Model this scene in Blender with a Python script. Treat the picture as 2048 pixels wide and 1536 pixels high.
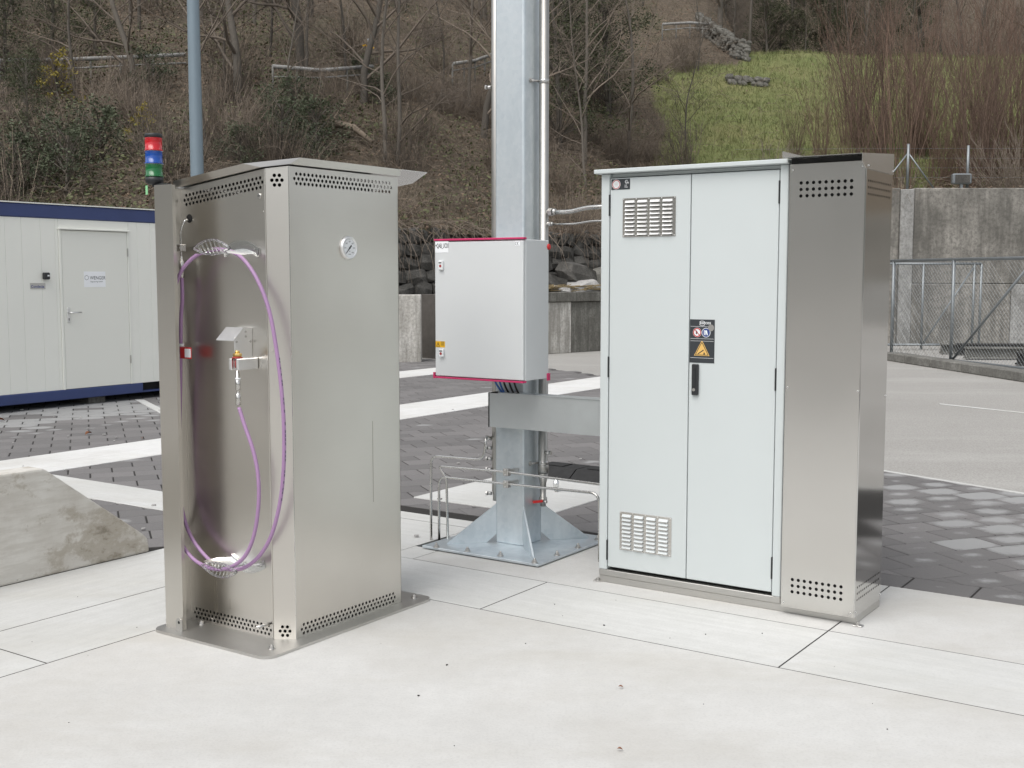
import bpy, bmesh, math, random
import numpy as np
from mathutils import Vector, Matrix, noise
random.seed(7); rng = np.random.default_rng(7)
for o in list(bpy.data.objects): bpy.data.objects.remove(o)
SC = bpy.context.scene; COL = SC.collection
# ---------------------------------------------------------------- camera, sky, sun, exposure
F, CX, CY, H = 2343., 1024., 768., 1.55
P = math.atan((768 - 553) / F); CP, SP = math.cos(P), math.sin(P)
cd = bpy.data.cameras.new('camera'); cam = bpy.data.objects.new('camera', cd); COL.objects.link(cam)
cam.location = (0, 0, H); cam.rotation_euler = (math.pi / 2 - P, 0, 0)
cd.sensor_width = 36; cd.lens = 36 * F / 2048; cd.clip_end = 2000; cd.clip_start = 0.05
SC.camera = cam
SUN_EL, SUN_AZ = math.radians(58), math.radians(215)      # azimuth clockwise from +Y: behind left of the camera
w = bpy.data.worlds.new('World'); SC.world = w; w.use_nodes = True
nt = w.node_tree; nt.nodes.clear()
sky = nt.nodes.new('ShaderNodeTexSky'); sky.sky_type = 'NISHITA'; sky.sun_disc = False
sky.sun_elevation = SUN_EL; sky.sun_rotation = SUN_AZ; sky.dust_density = 4; sky.air_density = 1.2; sky.altitude = 400
hs = nt.nodes.new('ShaderNodeHueSaturation'); hs.inputs['Saturation'].default_value = 0.22
bgn = nt.nodes.new('ShaderNodeBackground'); bgn.inputs['Strength'].default_value = 0.15
wo = nt.nodes.new('ShaderNodeOutputWorld')
nt.links.new(sky.outputs[0], hs.inputs['Color']); nt.links.new(hs.outputs[0], bgn.inputs[0]); nt.links.new(bgn.outputs[0], wo.inputs[0])
ld = bpy.data.lights.new('sun', 'SUN'); sun = bpy.data.objects.new('sun', ld); COL.objects.link(sun)
ld.energy = 1.2; ld.angle = math.radians(45); ld.color = (1, .965, .92)
sdir = Vector((math.sin(SUN_AZ) * math.cos(SUN_EL), math.cos(SUN_AZ) * math.cos(SUN_EL), math.sin(SUN_EL)))
sun.rotation_euler = sdir.to_track_quat('Z', 'Y').to_euler()
SC.view_settings.view_transform = 'Standard'; SC.view_settings.look = 'None'
SC.view_settings.gamma = 1; SC.view_settings.use_curve_mapping = False
SC.view_settings.exposure = 0.38
SC.render.engine = 'CYCLES'
SC.cycles.use_denoising = True; SC.cycles.max_bounces = 8; SC.cycles.transparent_max_bounces = 8
SC.cycles.sample_clamp_indirect = 6
# ---------------------------------------------------------------- survey: turning bearings into places on known planes
TH = math.radians(-34.2)                                   # the site grid: u runs along the cabinet fronts, v away from them
UX, UY = math.cos(TH), math.sin(TH); VX, VY = -math.sin(TH), math.cos(TH)
def ray(px, py):
    x = (px - CX) / F; y = -(py - CY) / F
    return x, CP + SP * y, -SP + CP * y
def toxy(u, v): return u * UX + v * VX, u * UY + v * VY
def touv(x, y): return x * UX + y * UY, x * VX + y * VY
def gxy(px, py, z=0):
    r = ray(px, py); t = (z - H) / r[2]; return r[0] * t, r[1] * t
def guv(px, py, z=0): return touv(*gxy(px, py, z))
def onV(px, py, V):
    r = ray(px, py); t = V / (r[0] * VX + r[1] * VY); return (r[0] * UX + r[1] * UY) * t, H + r[2] * t
def onU(px, py, U):
    r = ray(px, py); t = U / (r[0] * UX + r[1] * UY); return (r[0] * VX + r[1] * VY) * t, H + r[2] * t
def atY(px, py, Y):
    r = ray(px, py); t = Y / r[1]; return r[0] * t, H + r[2] * t
def proj(x, y, z):
    f = CP * y - SP * (z - H); up = SP * y + CP * (z - H)
    return (CX + F * x / f, CY - F * up / f) if f > .1 else (-9e9, -9e9)
# ---------------------------------------------------------------- materials
def S(v): return tuple(v) + (1,) if len(v) == 3 else v
class NT:
    def __init__(s, name):
        s.m = bpy.data.materials.new(name); s.m.use_nodes = True; s.t = s.m.node_tree; s.b = s.t.nodes['Principled BSDF']
    def n(s, typ, **kw):
        d = s.t.nodes.new('ShaderNode' + typ)
        for k, v in kw.items():
            if k in d.inputs: d.inputs[k].default_value = v
            else: setattr(d, k, v)
        return d
    def l(s, a, b): s.t.links.new(a, b)
    def coord(s, kind='Object', scale=(1, 1, 1), rot=(0, 0, 0)):
        if kind == 'Position':
            g = s.n('NewGeometry'); o = g.outputs['Position']
        else: o = s.n('TexCoord').outputs[kind]
        mp = s.n('Mapping'); mp.inputs['Scale'].default_value = scale; mp.inputs['Rotation'].default_value = rot
        s.l(o, mp.inputs[0]); return mp.outputs[0]
    def noise(s, vec, scale, detail=4, rough=.55):
        d = s.n('TexNoise'); d.inputs['Scale'].default_value = scale; d.inputs['Detail'].default_value = detail; d.inputs['Roughness'].default_value = rough
        s.l(vec, d.inputs['Vector']); return d.outputs[0]
    def ramp(s, fac, stops):
        d = s.n('ValToRGB'); e = d.color_ramp.elements
        while len(e) < len(stops): e.new(.5)
        for i, (p, c) in enumerate(stops): e[i].position = p; e[i].color = S(c) if not isinstance(c, (int, float)) else (c, c, c, 1)
        s.l(fac, d.inputs[0]); return d.outputs[0]
    def mix(s, fac, a, b, mode='MIX'):
        d = s.n('MixRGB'); d.blend_type = mode
        for i, v in ((0, fac), (1, a), (2, b)):
            if hasattr(v, 'is_output'): s.l(v, d.inputs[i])
            elif isinstance(v, (int, float)): d.inputs[i].default_value = v if i == 0 else (v, v, v, 1)
            else: d.inputs[i].default_value = S(v)
        return d.outputs[0]
    def bump(s, h, strength=.2, dist=.01):
        d = s.n('Bump'); d.inputs['Strength'].default_value = strength; d.inputs['Distance'].default_value = dist
        s.l(h, d.inputs['Height']); s.l(d.outputs[0], s.b.inputs['Normal'])
    def set(s, **kw):
        for k, v in kw.items():
            k = k.replace('_', ' ')
            if hasattr(v, 'is_output'): s.l(v, s.b.inputs[k])
            else: s.b.inputs[k].default_value = S(v) if isinstance(v, tuple) else v
        return s.m
M = {}
def plain(name, col, rough=.5, metal=0., var=.06, scale=6, coat=0.):
    t = NT(name); nz = t.noise(t.coord(), scale)
    c = t.mix(nz, tuple(max(0, x * (1 - var)) for x in col), tuple(x * (1 + var) for x in col))
    r = t.ramp(t.noise(t.coord(), scale * 3), [(.3, rough * .88), (.7, min(1, rough * 1.12))])
    t.set(Base_Color=c, Roughness=r, Metallic=metal)
    if coat: t.set(Coat_Weight=coat)
    M[name] = t.m; return t.m
def brushed(name, col, rough, grain=(6, 6, 260), stain=.1):
    t = NT(name)
    g = t.noise(t.coord('Object', grain), 3.0, 3)
    big = t.noise(t.coord(), 1.7, 3)
    c = t.mix(t.ramp(big, [(.35, 0.), (.7, 1.)]), tuple(x * (1 - stain) for x in col), col)
    c = t.mix(.04, c, t.ramp(g, [(.3, tuple(x * .7 for x in col)), (.7, col)]))
    sm = t.noise(t.coord('Object', (1.2, 1.2, .8)), 1.6, 2, .5)
    r = t.mix(t.ramp(sm, [(.35, 0.), (.75, .5)]), rough, rough * 1.2)
    t.set(Base_Color=c, Metallic=1., Roughness=r)
    M[name] = t.m
brushed('steel', (.68, .655, .61), .28, (3, 3, 90), .06)
brushed('steel_panel', (.72, .705, .675), .22, (6, 6, 260), .05)
brushed('steel_bright', (.68, .675, .66), .10, (5, 5, 120), .05)
brushed('steel_plate', (.60, .59, .565), .42, (60, 6, 60))
plain('tube_steel', (.58, .57, .545), .26, 1., .08, 20)
plain('pipe_steel', (.44, .43, .405), .45, 1., .12, 5)
plain('alu', (.82, .82, .81), .38, 1., .05, 20)
plain('bolt_steel', (.55, .54, .52), .3, 1., .1, 40)
def galv():
    t = NT('galvanised'); v = t.n('TexVoronoi'); v.inputs['Scale'].default_value = 42
    t.l(t.coord(), v.inputs['Vector']); n = t.noise(t.coord('Object', (1, 1, .35)), 5, 5)
    c = t.mix(t.ramp(n, [(.35, 0.), (.7, 1.)]), (.50, .58, .63), (.68, .76, .80))
    bwn = t.n('RGBToBW'); t.l(v.outputs['Color'], bwn.inputs[0]); c = t.mix(.08, c, bwn.outputs[0], 'OVERLAY')
    hsn = t.n('HueSaturation'); hsn.inputs['Saturation'].default_value = .68; t.l(c, hsn.inputs['Color'])
    t.set(Base_Color=hsn.outputs[0], Metallic=.75, Roughness=t.ramp(n, [(.3, .52), (.7, .38)])); M['galv'] = t.m
galv()
plain('tray', (.52, .55, .555), .46, .55, .1, 5)
plain('cabinet_paint', (.56, .60, .60), .42, 0, .02, 3)
plain('box_paint', (.64, .66, .665), .5, 0, .02, 4)
plain('container_white', (.83, .835, .775), .5, 0, .05, 1.3)
plain('door_white', (.79, .795, .735), .5, 0, .03, 1.2)
plain('navy', (.035, .055, .16), .42, 0, .2, 3)
plain('magenta', (.55, .03, .13), .5, 0, .1)
plain('black_plastic', (.02, .022, .024), .45, 0, .1)
plain('dark', (.012, .012, .012), .8)
plain('sign_black', (.035, .04, .045), .4)
plain('print_white', (.75, .77, .78), .6)
plain('print_black', (.03, .03, .03), .6)
plain('print_blue', (.02, .05, .22), .5)
plain('paper', (.88, .90, .92), .6)
plain('print_red', (.45, .02, .02), .5)
plain('yellow', (.75, .42, .01), .5)
plain('amber', (.72, .45, .13), .5)
plain('brass', (.70, .50, .19), .25, 1.)
plain('red_part', (.35, .03, .03), .45)
plain('red_bright', (.62, .03, .03), .45)
plain('hose', (.34, .205, .36), .42, 0, .06, 8)
plain('hose_print', (.06, .05, .09), .6)
plain('blue_cable', (.03, .12, .40), .5)
plain('mast', (.20, .255, .295), .45, .2, .06, 3)
plain('stain', (.20, .175, .13), .6)
plain('rubber', (.02, .02, .02), .8)
plain('green_tag', (.25, .55, .28), .6)
plain('hazel_leaf', (.20, .075, .03), .8, 0, .3)
plain('gate_steel', (.26, .28, .29), .5, .7, .15, 5)
def lens(name, col):
    t = NT(name); t.set(Base_Color=col, Roughness=.12, Transmission_Weight=.25, IOR=1.45, Coat_Weight=.4)
    wv = t.n('TexWave'); wv.inputs['Scale'].default_value = 14; wv.bands_direction = 'X'; t.l(t.coord('Object'), wv.inputs['Vector'])
    t.bump(wv.outputs['Fac'], .25, .003); M[name] = t.m
lens('lens_red', (.62, .01, .02)); lens('lens_blue', (.005, .08, .42)); lens('lens_green', (.005, .16, .04))
def acrylic():
    t = NT('clear_plastic'); t.set(Base_Color=(.86, .88, .88), Roughness=.03, Transmission_Weight=.97, IOR=1.3, Coat_Weight=.4)
    M['clear'] = t.m
acrylic()
def glass():
    t = NT('gauge_glass'); t.set(Base_Color=(1, 1, 1), Roughness=.02, Transmission_Weight=1., IOR=1.03); M['glass'] = t.m
glass()
def concrete(name, a, b, dirt=(.30, .28, .25), grain=1., dirtamt=.25, stripes=None, bump=.12):
    t = NT(name); pos = t.coord('Position')
    n1 = t.noise(pos, 1.1, 6, .6); n2 = t.noise(pos, 14 * grain, 5, .7); n3 = t.noise(pos, 90 * grain, 3, .6)
    c = t.mix(t.ramp(n1, [(.3, 0.), (.7, 1.)]), a, b)
    c = t.mix(t.ramp(n2, [(.35, .13), (.62, 0.)]), c, tuple(x * .62 for x in a))
    c = t.mix(t.ramp(n3, [(.36, .16), (.50, 0.)]), c, tuple(x * .6 for x in a))
    n4 = t.noise(t.coord('Position', (.35, 1.2, 1), (0, 0, .6)), 1.4, 7, .66); c = t.mix(t.ramp(n4, [(.50, 0.), (.72, .42)]), c, (a[0] * .80, a[1] * .76, a[2] * .68))
    if stripes:
        sn = t.noise(t.coord('Object', stripes), 2.2, 5, .7)
        c = t.mix(t.ramp(sn, [(.40, .22), (.60, 0.)]), c, tuple(x * .72 for x in a))
    sp = t.noise(t.coord('Position'), .75, 8, .66)
    c = t.mix(t.ramp(sp, [(.48, 0.), (.72, dirtamt)]), c, dirt)
    v = t.n('TexVoronoi'); v.inputs['Scale'].default_value = 3.3; t.l(pos, v.inputs['Vector'])
    c = t.mix(t.ramp(v.outputs['Distance'], [(.006, .25), (.012, 0.)]), c, (.20, .17, .14))
    t.set(Base_Color=c, Roughness=.85); t.bump(t.mix(.5, n2, n3), bump, .006); M[name] = t.m
concrete('pad', (.51, .505, .485), (.595, .592, .575), (.42, .40, .36), 1., .55, None, .3)
concrete('slab', (.545, .547, .525), (.615, .617, .605), (.46, .45, .42), 1., .22, (.6, 9, 6))
concrete('slab_v', (.545, .547, .525), (.615, .617, .605), (.46, .45, .42), 1., .22, (9, .6, 6))
concrete('band', (.66, .66, .64), (.74, .74, .73), (.44, .42, .38), 1., .6, (9, .6, 6))
def asphalt():
    t = NT('asphalt'); pos = t.coord('Position'); n1 = t.noise(pos, .35, 6, .6); n2 = t.noise(pos, 60, 3, .8)
    n3 = t.noise(t.coord('Position', (.15, .6, 1), (0, 0, .5)), 1.3, 6, .7)
    c = t.mix(t.ramp(n1, [(.3, 0.), (.7, 1.)]), (.33, .32, .298), (.405, .395, .372))
    c = t.mix(t.ramp(n2, [(.38, .8), (.6, 0.)]), c, (.24, .23, .215))
    c = t.mix(t.ramp(n3, [(.5, 0.), (.7, .28)]), c, (.50, .49, .47))
    st = t.noise(t.coord('Position', (.5, 1.6, 1)), .8, 3, .5)
    c = t.mix(t.ramp(st, [(.70, 0.), (.74, .55)]), c, (.12, .115, .11))
    t.set(Base_Color=c, Roughness=.9); t.bump(n2, .25, .01); M['asphalt'] = t.m
asphalt()
def paver():
    t = NT('paver'); pos = t.coord('Position'); n2 = t.noise(pos, 70, 4, .8); n1 = t.noise(pos, 3, 5, .6)
    at = t.n('Attribute'); at.attribute_name = 'tone'; sepa = t.n('SeparateColor'); t.l(at.outputs['Color'], sepa.inputs[0])
    oi = t.n('ObjectInfo'); sepo = t.n('SeparateColor'); t.l(oi.outputs['Color'], sepo.inputs[0])
    # single pavers carry their tone as object colour, the joined far ones as a face attribute
    rnd = t.n('Math'); rnd.operation = 'MULTIPLY'; t.l(sepa.outputs[0], rnd.inputs[0]); t.l(sepo.outputs[0], rnd.inputs[1])
    blo = t.n('Math'); blo.operation = 'MULTIPLY'; t.l(sepa.outputs[1], blo.inputs[0]); t.l(sepo.outputs[1], blo.inputs[1])
    c = t.mix(rnd.outputs[0], (.150, .145, .143), (.215, .206, .203))
    c = t.mix(t.ramp(n2, [(.4, .35), (.7, 0.)]), c, (.10, .096, .095))
    uvn = t.n('TexCoord'); d = t.n('VectorMath'); d.operation = 'DISTANCE'; d.inputs[1].default_value = (.5, .5, 0); t.l(uvn.outputs['UV'], d.inputs[0])
    wob = t.noise(t.coord('Position'), 9, 8, .72)
    add = t.n('Math'); add.operation = 'MULTIPLY_ADD'; add.inputs[1].default_value = -.75; t.l(wob, add.inputs[0])
    ad2 = t.n('Math'); ad2.operation = 'ADD'; ad2.inputs[1].default_value = .42; t.l(d.outputs['Value'], ad2.inputs[0]); t.l(ad2.outputs[0], add.inputs[2])
    sub = t.n('Math'); sub.operation = 'SUBTRACT'; t.l(blo.outputs[0], sub.inputs[0]); t.l(add.outputs[0], sub.inputs[1])
    m = t.ramp(sub.outputs[0], [(-.0, 0.), (.22, .8)])
    c = t.mix(m, c, (.33, .333, .33))
    t.set(Base_Color=c, Roughness=.88); t.bump(n2, .3, .008); M['paver'] = t.m
paver()
plain('joint_sand', (.022, .020, .018), .95, 0, .3, 30)
def weathered(name, light, darkc, amt=.5, scale=1., streak=True):
    t = NT(name); pos = t.coord('Position')
    st = t.noise(t.coord('Position', (3.2, 3.2, .28) if streak else (1, 1, 1)), 1.6 * scale, 7, .72)
    n = t.noise(pos, 1.3 * scale, 8, .7); n2 = t.noise(pos, 14 * scale, 5, .7)
    c = t.mix(t.ramp(n, [(.35, 0.), (.65, 1.)]), darkc, light)
    c = t.mix(t.ramp(st, [(.42, amt), (.6, 0.)]), c, tuple(x * .6 for x in darkc))
    c = t.mix(t.ramp(n2, [(.38, .55), (.55, 0.)]), c, tuple(x * .55 for x in darkc))
    t.set(Base_Color=c, Roughness=.92); t.bump(t.mix(.5, n, n2), .5, .03); M[name] = t.m
weathered('old_wall', (.37, .35, .315), (.155, .147, .13), .6, .9)
weathered('old_wall_pale', (.46, .455, .44), (.27, .265, .25), .35, 1.0)
weathered('block_white', (.70, .685, .65), (.42, .40, .36), .8, 1.5)
weathered('block_dark', (.25, .245, .22), (.12, .115, .10), .6, 2.0)
weathered('kerb_old', (.26, .255, .235), (.15, .145, .13), .4, 2., False)
weathered('stone', (.15, .143, .13), (.065, .062, .056), .3, 2.2, False)
weathered('stone_pale', (.25, .24, .215), (.11, .105, .09), .3, 2.2, False)
weathered('rock_white', (.55, .54, .52), (.35, .34, .33), .2, 3., False)
weathered('ramp_side', (.50, .475, .43), (.40, .375, .33), .25, 1.4, False)
plain('mortar', (.11, .10, .09), .95, 0, .3, 8)
plain('reed', (.30, .23, .12), .9, 0, .35, 20)
plain('timber_dark', (.03, .028, .026), .7, 0, .3, 6)
def ramp_top():
    t = NT('ramp_concrete'); pos = t.coord('Position'); n = t.noise(pos, 2.2, 7, .7); n2 = t.noise(pos, 22, 5, .75); n3 = t.noise(t.coord('Object', (8, 1.2, 9)), 3, 5, .65)
    c = t.mix(t.ramp(n, [(.35, 0.), (.65, 1.)]), (.52, .495, .45), (.66, .645, .605))
    c = t.mix(t.ramp(n3, [(.42, .3), (.55, 0.)]), c, (.42, .39, .34))
    m = t.noise(t.coord('Position', (1, 1, 1.5)), 1.9, 9, .72)
    c = t.mix(t.ramp(m, [(.49, 0.), (.54, .65)]), c, (.36, .32, .26))
    c = t.mix(t.ramp(m, [(.57, 0.), (.63, .75)]), c, (.20, .175, .13))
    c = t.mix(t.ramp(n2, [(.28, .7), (.34, 0.)]), c, (.20, .17, .13))
    t.set(Base_Color=c, Roughness=.9); t.bump(t.mix(.5, n, n2), .35, .012); M['ramp'] = t.m
ramp_top()
def soil():
    t = NT('hill_ground'); pos = t.coord('Position')
    n = t.noise(pos, .45, 8, .7); n2 = t.noise(pos, 6, 6, .75); n3 = t.noise(pos, .16, 4, .6)
    lit = t.mix(t.ramp(n2, [(.32, 0.), (.68, 1.)]), (.060, .048, .034), (.190, .148, .105))
    lit = t.mix(t.ramp(n, [(.52, 0.), (.72, .55)]), lit, (.055, .070, .024))
    grs = t.mix(t.ramp(n2, [(.3, 0.), (.7, 1.)]), (.118, .145, .042), (.200, .222, .080))
    grs = t.mix(t.ramp(n, [(.45, 0.), (.65, .75)]), grs, (.225, .205, .090))
    at = t.n('Attribute'); at.attribute_name = 'meadow'
    mm = t.n('Math'); mm.operation = 'MULTIPLY_ADD'; mm.inputs[1].default_value = .5; t.l(n, mm.inputs[0]); t.l(at.outputs['Fac'], mm.inputs[2])
    c = t.mix(t.ramp(mm.outputs[0], [(.60, 0.), (.86, 1.)]), lit, grs)
    t.set(Base_Color=c, Roughness=.95); t.bump(n2, .9, .12); M['soil'] = t.m
soil()
def farf():
    t = NT('hazed_forest'); n = t.noise(t.coord('Position'), .06, 8, .7); t.set(Base_Color=t.mix(t.ramp(n, [(.35, 0.), (.65, 1.)]), (.10, .105, .095), (.20, .20, .185)), Roughness=1.); M['hazed_forest'] = t.m  # distance haze is greyed into this forest colour
farf()
def bark(name, a, b):
    t = NT(name); n = t.noise(t.coord('Object', (4, 4, 1)), 5, 4, .7); oi = t.n('ObjectInfo')
    c = t.mix(n, a, b); hv = t.n('HueSaturation'); t.l(c, hv.inputs['Color'])
    vr = t.n('MapRange'); vr.inputs['To Min'].default_value = .55; vr.inputs['To Max'].default_value = 1.5; t.l(oi.outputs['Random'], vr.inputs[0]); t.l(vr.outputs[0], hv.inputs['Value'])
    t.set(Base_Color=hv.outputs[0], Roughness=.9); M[name] = t.m
bark('bark', (.055, .048, .040), (.155, .137, .115)); bark('twig', (.095, .078, .062), (.215, .175, .140))
bark('willow', (.115, .075, .055), (.23, .155, .115)); bark('bramble', (.14, .112, .085), (.36, .29, .22))
def leaf(name, a, b, tr=.2):
    t = NT(name); n = t.noise(t.coord('Object'), 2.2, 3); c = t.mix(t.ramp(n, [(.3, 0.), (.7, 1.)]), a, b)
    t.set(Base_Color=c, Roughness=.7); M[name] = t.m
leaf('evergreen', (.034, .042, .018), (.078, .088, .038)); leaf('laurel', (.038, .050, .026), (.095, .112, .060))
leaf('yellow_leaf', (.20, .16, .02), (.32, .26, .04)); leaf('litter', (.075, .048, .030), (.235, .165, .11)); leaf('grass', (.105, .130, .038), (.225, .230, .092)); leaf('ivy', (.042, .050, .018), (.115, .122, .048))
# ---------------------------------------------------------------- mesh builder
ORG = {}
class MB:
    def __init__(s): s.v = []; s.f = []; s.sm = []; s.uv = None
    def add(s, vs, fs, smooth=False):
        o = len(s.v); s.v += [tuple(p) for p in vs]
        for f in fs: s.f.append(tuple(i + o for i in f)); s.sm.append(smooth)
        return s
    def poly(s, pts, smooth=False): return s.add(pts, [tuple(range(len(pts)))], smooth)
    def box(s, x0, x1, y0, y1, z0, z1, bev=0., seg=1):
        if bev <= 0:
            vs = [(x, y, z) for z in (z0, z1) for y in (y0, y1) for x in (x0, x1)]
            return s.add(vs, [(0, 2, 3, 1), (4, 5, 7, 6), (0, 1, 5, 4), (2, 6, 7, 3), (0, 4, 6, 2), (1, 3, 7, 5)])
        bm = bmesh.new(); bmesh.ops.create_cube(bm, size=1)
        for q in bm.verts: q.co = ((x0 + x1) / 2 + q.co.x * (x1 - x0), (y0 + y1) / 2 + q.co.y * (y1 - y0), (z0 + z1) / 2 + q.co.z * (z1 - z0))
        bmesh.ops.bevel(bm, geom=bm.edges[:], offset=bev, segments=seg, affect='EDGES', profile=.5)
        bm.verts.ensure_lookup_table(); bm.verts.index_update()
        s.add([q.co[:] for q in bm.verts], [tuple(q.index for q in f.verts) for f in bm.faces]); bm.free(); return s
    def prism(s, poly, z0, z1):
        "polygon in x,y (ccw) pushed from z0 to z1"
        n = len(poly); vs = [(x, y, z0) for x, y in poly] + [(x, y, z1) for x, y in poly]
        fs = [tuple(range(n))[::-1], tuple(range(n, 2 * n))] + [(i, (i + 1) % n, n + (i + 1) % n, n + i) for i in range(n)]
        return s.add(vs, fs)
    def extr(s, pts, d):
        "any planar polygon of 3d points pushed along d"
        n = len(pts); vs = list(pts) + [tuple(a + b for a, b in zip(p, d)) for p in pts]
        return s.add(vs, [tuple(range(n))[::-1], tuple(range(n, 2 * n))] + [(i, (i + 1) % n, n + (i + 1) % n, n + i) for i in range(n)])
    def tube(s, path, r, n=10, cap=True, smooth=True):
        path = [Vector(p) for p in path]; k = len(path); rs = r if isinstance(r, (list, tuple)) else [r] * k
        t0 = (path[1] - path[0]).normalized(); a = t0.orthogonal().normalized(); vs = []
        for i, p in enumerate(path):
            t = ((path[min(i + 1, k - 1)] - path[i]).normalized() + (path[i] - path[max(i - 1, 0)]).normalized())
            t = t.normalized() if t.length > 1e-6 else t0
            a = (a - t * a.dot(t)).normalized(); b = t.cross(a)
            for j in range(n):
                an = 2 * math.pi * j / n; vs.append(p + (a * math.cos(an) + b * math.sin(an)) * rs[i])
        fs = [(i * n + j, i * n + (j + 1) % n, (i + 1) * n + (j + 1) % n, (i + 1) * n + j) for i in range(k - 1) for j in range(n)]
        s.add([tuple(q) for q in vs], fs, smooth)
        if cap:
            o = len(s.v) - len(vs)
            s.f.append(tuple(o + j for j in range(n))[::-1]); s.sm.append(False)
            s.f.append(tuple(o + (k - 1) * n + j for j in range(n))); s.sm.append(False)
        return s
    def lathe(s, p, d, prof, n=20, smooth=True, phase=0.):
        "rings (radius, height along d) from p; hard rims come from repeated rings"
        d = Vector(d).normalized(); a = d.orthogonal().normalized(); b = d.cross(a); p = Vector(p); vs = []
        for r, h in prof:
            for j in range(n):
                an = 2 * math.pi * j / n + phase; vs.append(tuple(p + d * h + (a * math.cos(an) + b * math.sin(an)) * r))
        k = len(prof); fs = [(i * n + j, i * n + (j + 1) % n, (i + 1) * n + (j + 1) % n, (i + 1) * n + j) for i in range(k - 1) for j in range(n)]
        fs += [tuple(range(n))[::-1], tuple((k - 1) * n + j for j in range(n))]
        o = len(s.v); s.v += vs
        for i, f in enumerate(fs): s.f.append(tuple(q + o for q in f)); s.sm.append(smooth and i < len(fs) - 2)
        return s
    def text(s, st, size, fn, align='LEFT', bold=False):
        c = bpy.data.curves.new('t', 'FONT'); c.body = st; c.size = size; c.align_x = align; c.resolution_u = 2
        if bold: c.offset = size * .015
        o = bpy.data.objects.new('t', c); COL.objects.link(o)
        me = o.to_mesh(); s.add([fn(q.co.x, q.co.y) for q in me.vertices], [tuple(p.vertices) for p in me.polygons])
        o.to_mesh_clear(); bpy.data.objects.remove(o); bpy.data.curves.remove(c); return s
    def build(s, name, mat, parent=None, org=None, rot=None):
        if parent is not None: org, _ = ORG[parent.name]
        elif org is None: org = (0, 0, 0)
        me = bpy.data.meshes.new(name)
        me.from_pydata([(a - org[0], b - org[1], c - org[2]) for a, b, c in s.v], [], s.f)
        me.polygons.foreach_set('use_smooth', s.sm)
        if s.uv is not None:
            ul = me.uv_layers.new(name='UVMap'); ul.data.foreach_set('uv', np.array(s.uv, 'f').ravel())
        me.materials.append(M[mat]); me.update()
        ob = bpy.data.objects.new(name, me); COL.objects.link(ob)
        if parent is not None:
            ob.parent = parent; ORG[ob.name] = (org, 0)
        else:
            place(ob, org, TH if rot is None else rot)
        return ob
def place(ob, org, rot):
    ob.rotation_euler = (0, 0, rot); ORG[ob.name] = (org, rot)
    if rot == TH: x, y = toxy(org[0], org[1])
    else: x, y = org[0], org[1]
    ob.location = (x, y, org[2])
def tag(o, label=None, cat=None, group=None, kind=None):
    if label: o['label'] = label
    if cat: o['category'] = cat
    if group: o['group'] = group
    if kind: o['kind'] = kind
    return o
def thing(name, label, cat, org, rot=None, group=None):
    o = bpy.data.objects.new(name, None); COL.objects.link(o); o.empty_display_size = .1
    place(o, org, TH if rot is None else rot); return tag(o, label, cat, group)
def bez(p0, p1, p2, p3, n=8):
    p0, p1, p2, p3 = map(Vector, (p0, p1, p2, p3)); out = []
    for i in range(n + 1):
        t = i / n; out.append(p0 * (1 - t) ** 3 + p1 * 3 * t * (1 - t) ** 2 + p2 * 3 * t * t * (1 - t) + p3 * t ** 3)
    return out
def cat_rom(pts, n=8):
    P_ = [Vector(p) for p in pts]; P_ = [P_[0] * 2 - P_[1]] + P_ + [P_[-1] * 2 - P_[-2]]; out = []
    for i in range(1, len(P_) - 2):
        a, b, c, d = P_[i - 1:i + 3]
        for k in range(n):
            t = k / n; out.append(.5 * ((2 * b) + (c - a) * t + (2 * a - 5 * b + 4 * c - d) * t * t + (3 * b - a - 3 * c + d) * t ** 3))
    out.append(P_[-2]); return out
def bent(pts, r, n=5):
    "polyline with rounded corners of radius r"
    P_ = [Vector(p) for p in pts]; out = [P_[0]]
    for i in range(1, len(P_) - 1):
        a = (P_[i - 1] - P_[i]); b = (P_[i + 1] - P_[i]); ra = min(r, a.length * .49, b.length * .49)
        A = P_[i] + a.normalized() * ra; B = P_[i] + b.normalized() * ra
        for k in range(n + 1):
            t = k / n; out.append(A * (1 - t) ** 2 + P_[i] * 2 * t * (1 - t) + B * t * t)
    out.append(P_[-1]); return out
def smooth(a, b, x):
    t = min(1, max(0, (x - a) / (b - a))); return t * t * (3 - 2 * t)
def inpoly(x, y, pg):
    c = False; j = len(pg) - 1
    for i in range(len(pg)):
        (xi, yi), (xj, yj) = pg[i], pg[j]
        if (yi > y) != (yj > y) and x < (xj - xi) * (y - yi) / (yj - yi) + xi: c = not c
        j = i
    return c
# ================================================================ THE GROUND
PIT = (-4.20, -4.02, 5.19, 5.50)
def sheet(us, vs, z, skip=None):
    m = MB()
    for i in range(len(us) - 1):
        for j in range(len(vs) - 1):
            if skip and us[i] >= skip[0] - 1e-6 and us[i + 1] <= skip[1] + 1e-6 and vs[j] >= skip[2] - 1e-6 and vs[j + 1] <= skip[3] + 1e-6: continue
            m.poly([(us[i], vs[j], z), (us[i + 1], vs[j], z), (us[i + 1], vs[j + 1], z), (us[i], vs[j + 1], z)])
    return m
tag(sheet([-260, PIT[0], PIT[1], 260], [-260, PIT[2], PIT[3], 260], -.02, PIT).build('asphalt_yard', 'asphalt'), kind='structure')
pad = sheet([-5.36, PIT[0], PIT[1], 7.0], [-9.0, PIT[2], PIT[3], 5.842], -.0009, PIT).build('concrete_pad', 'joint_sand'); tag(pad, kind='structure')
pm = MB(); a, b, c_, d = PIT
pm.box(a, b, c_, d, -.26, -.25)
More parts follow.
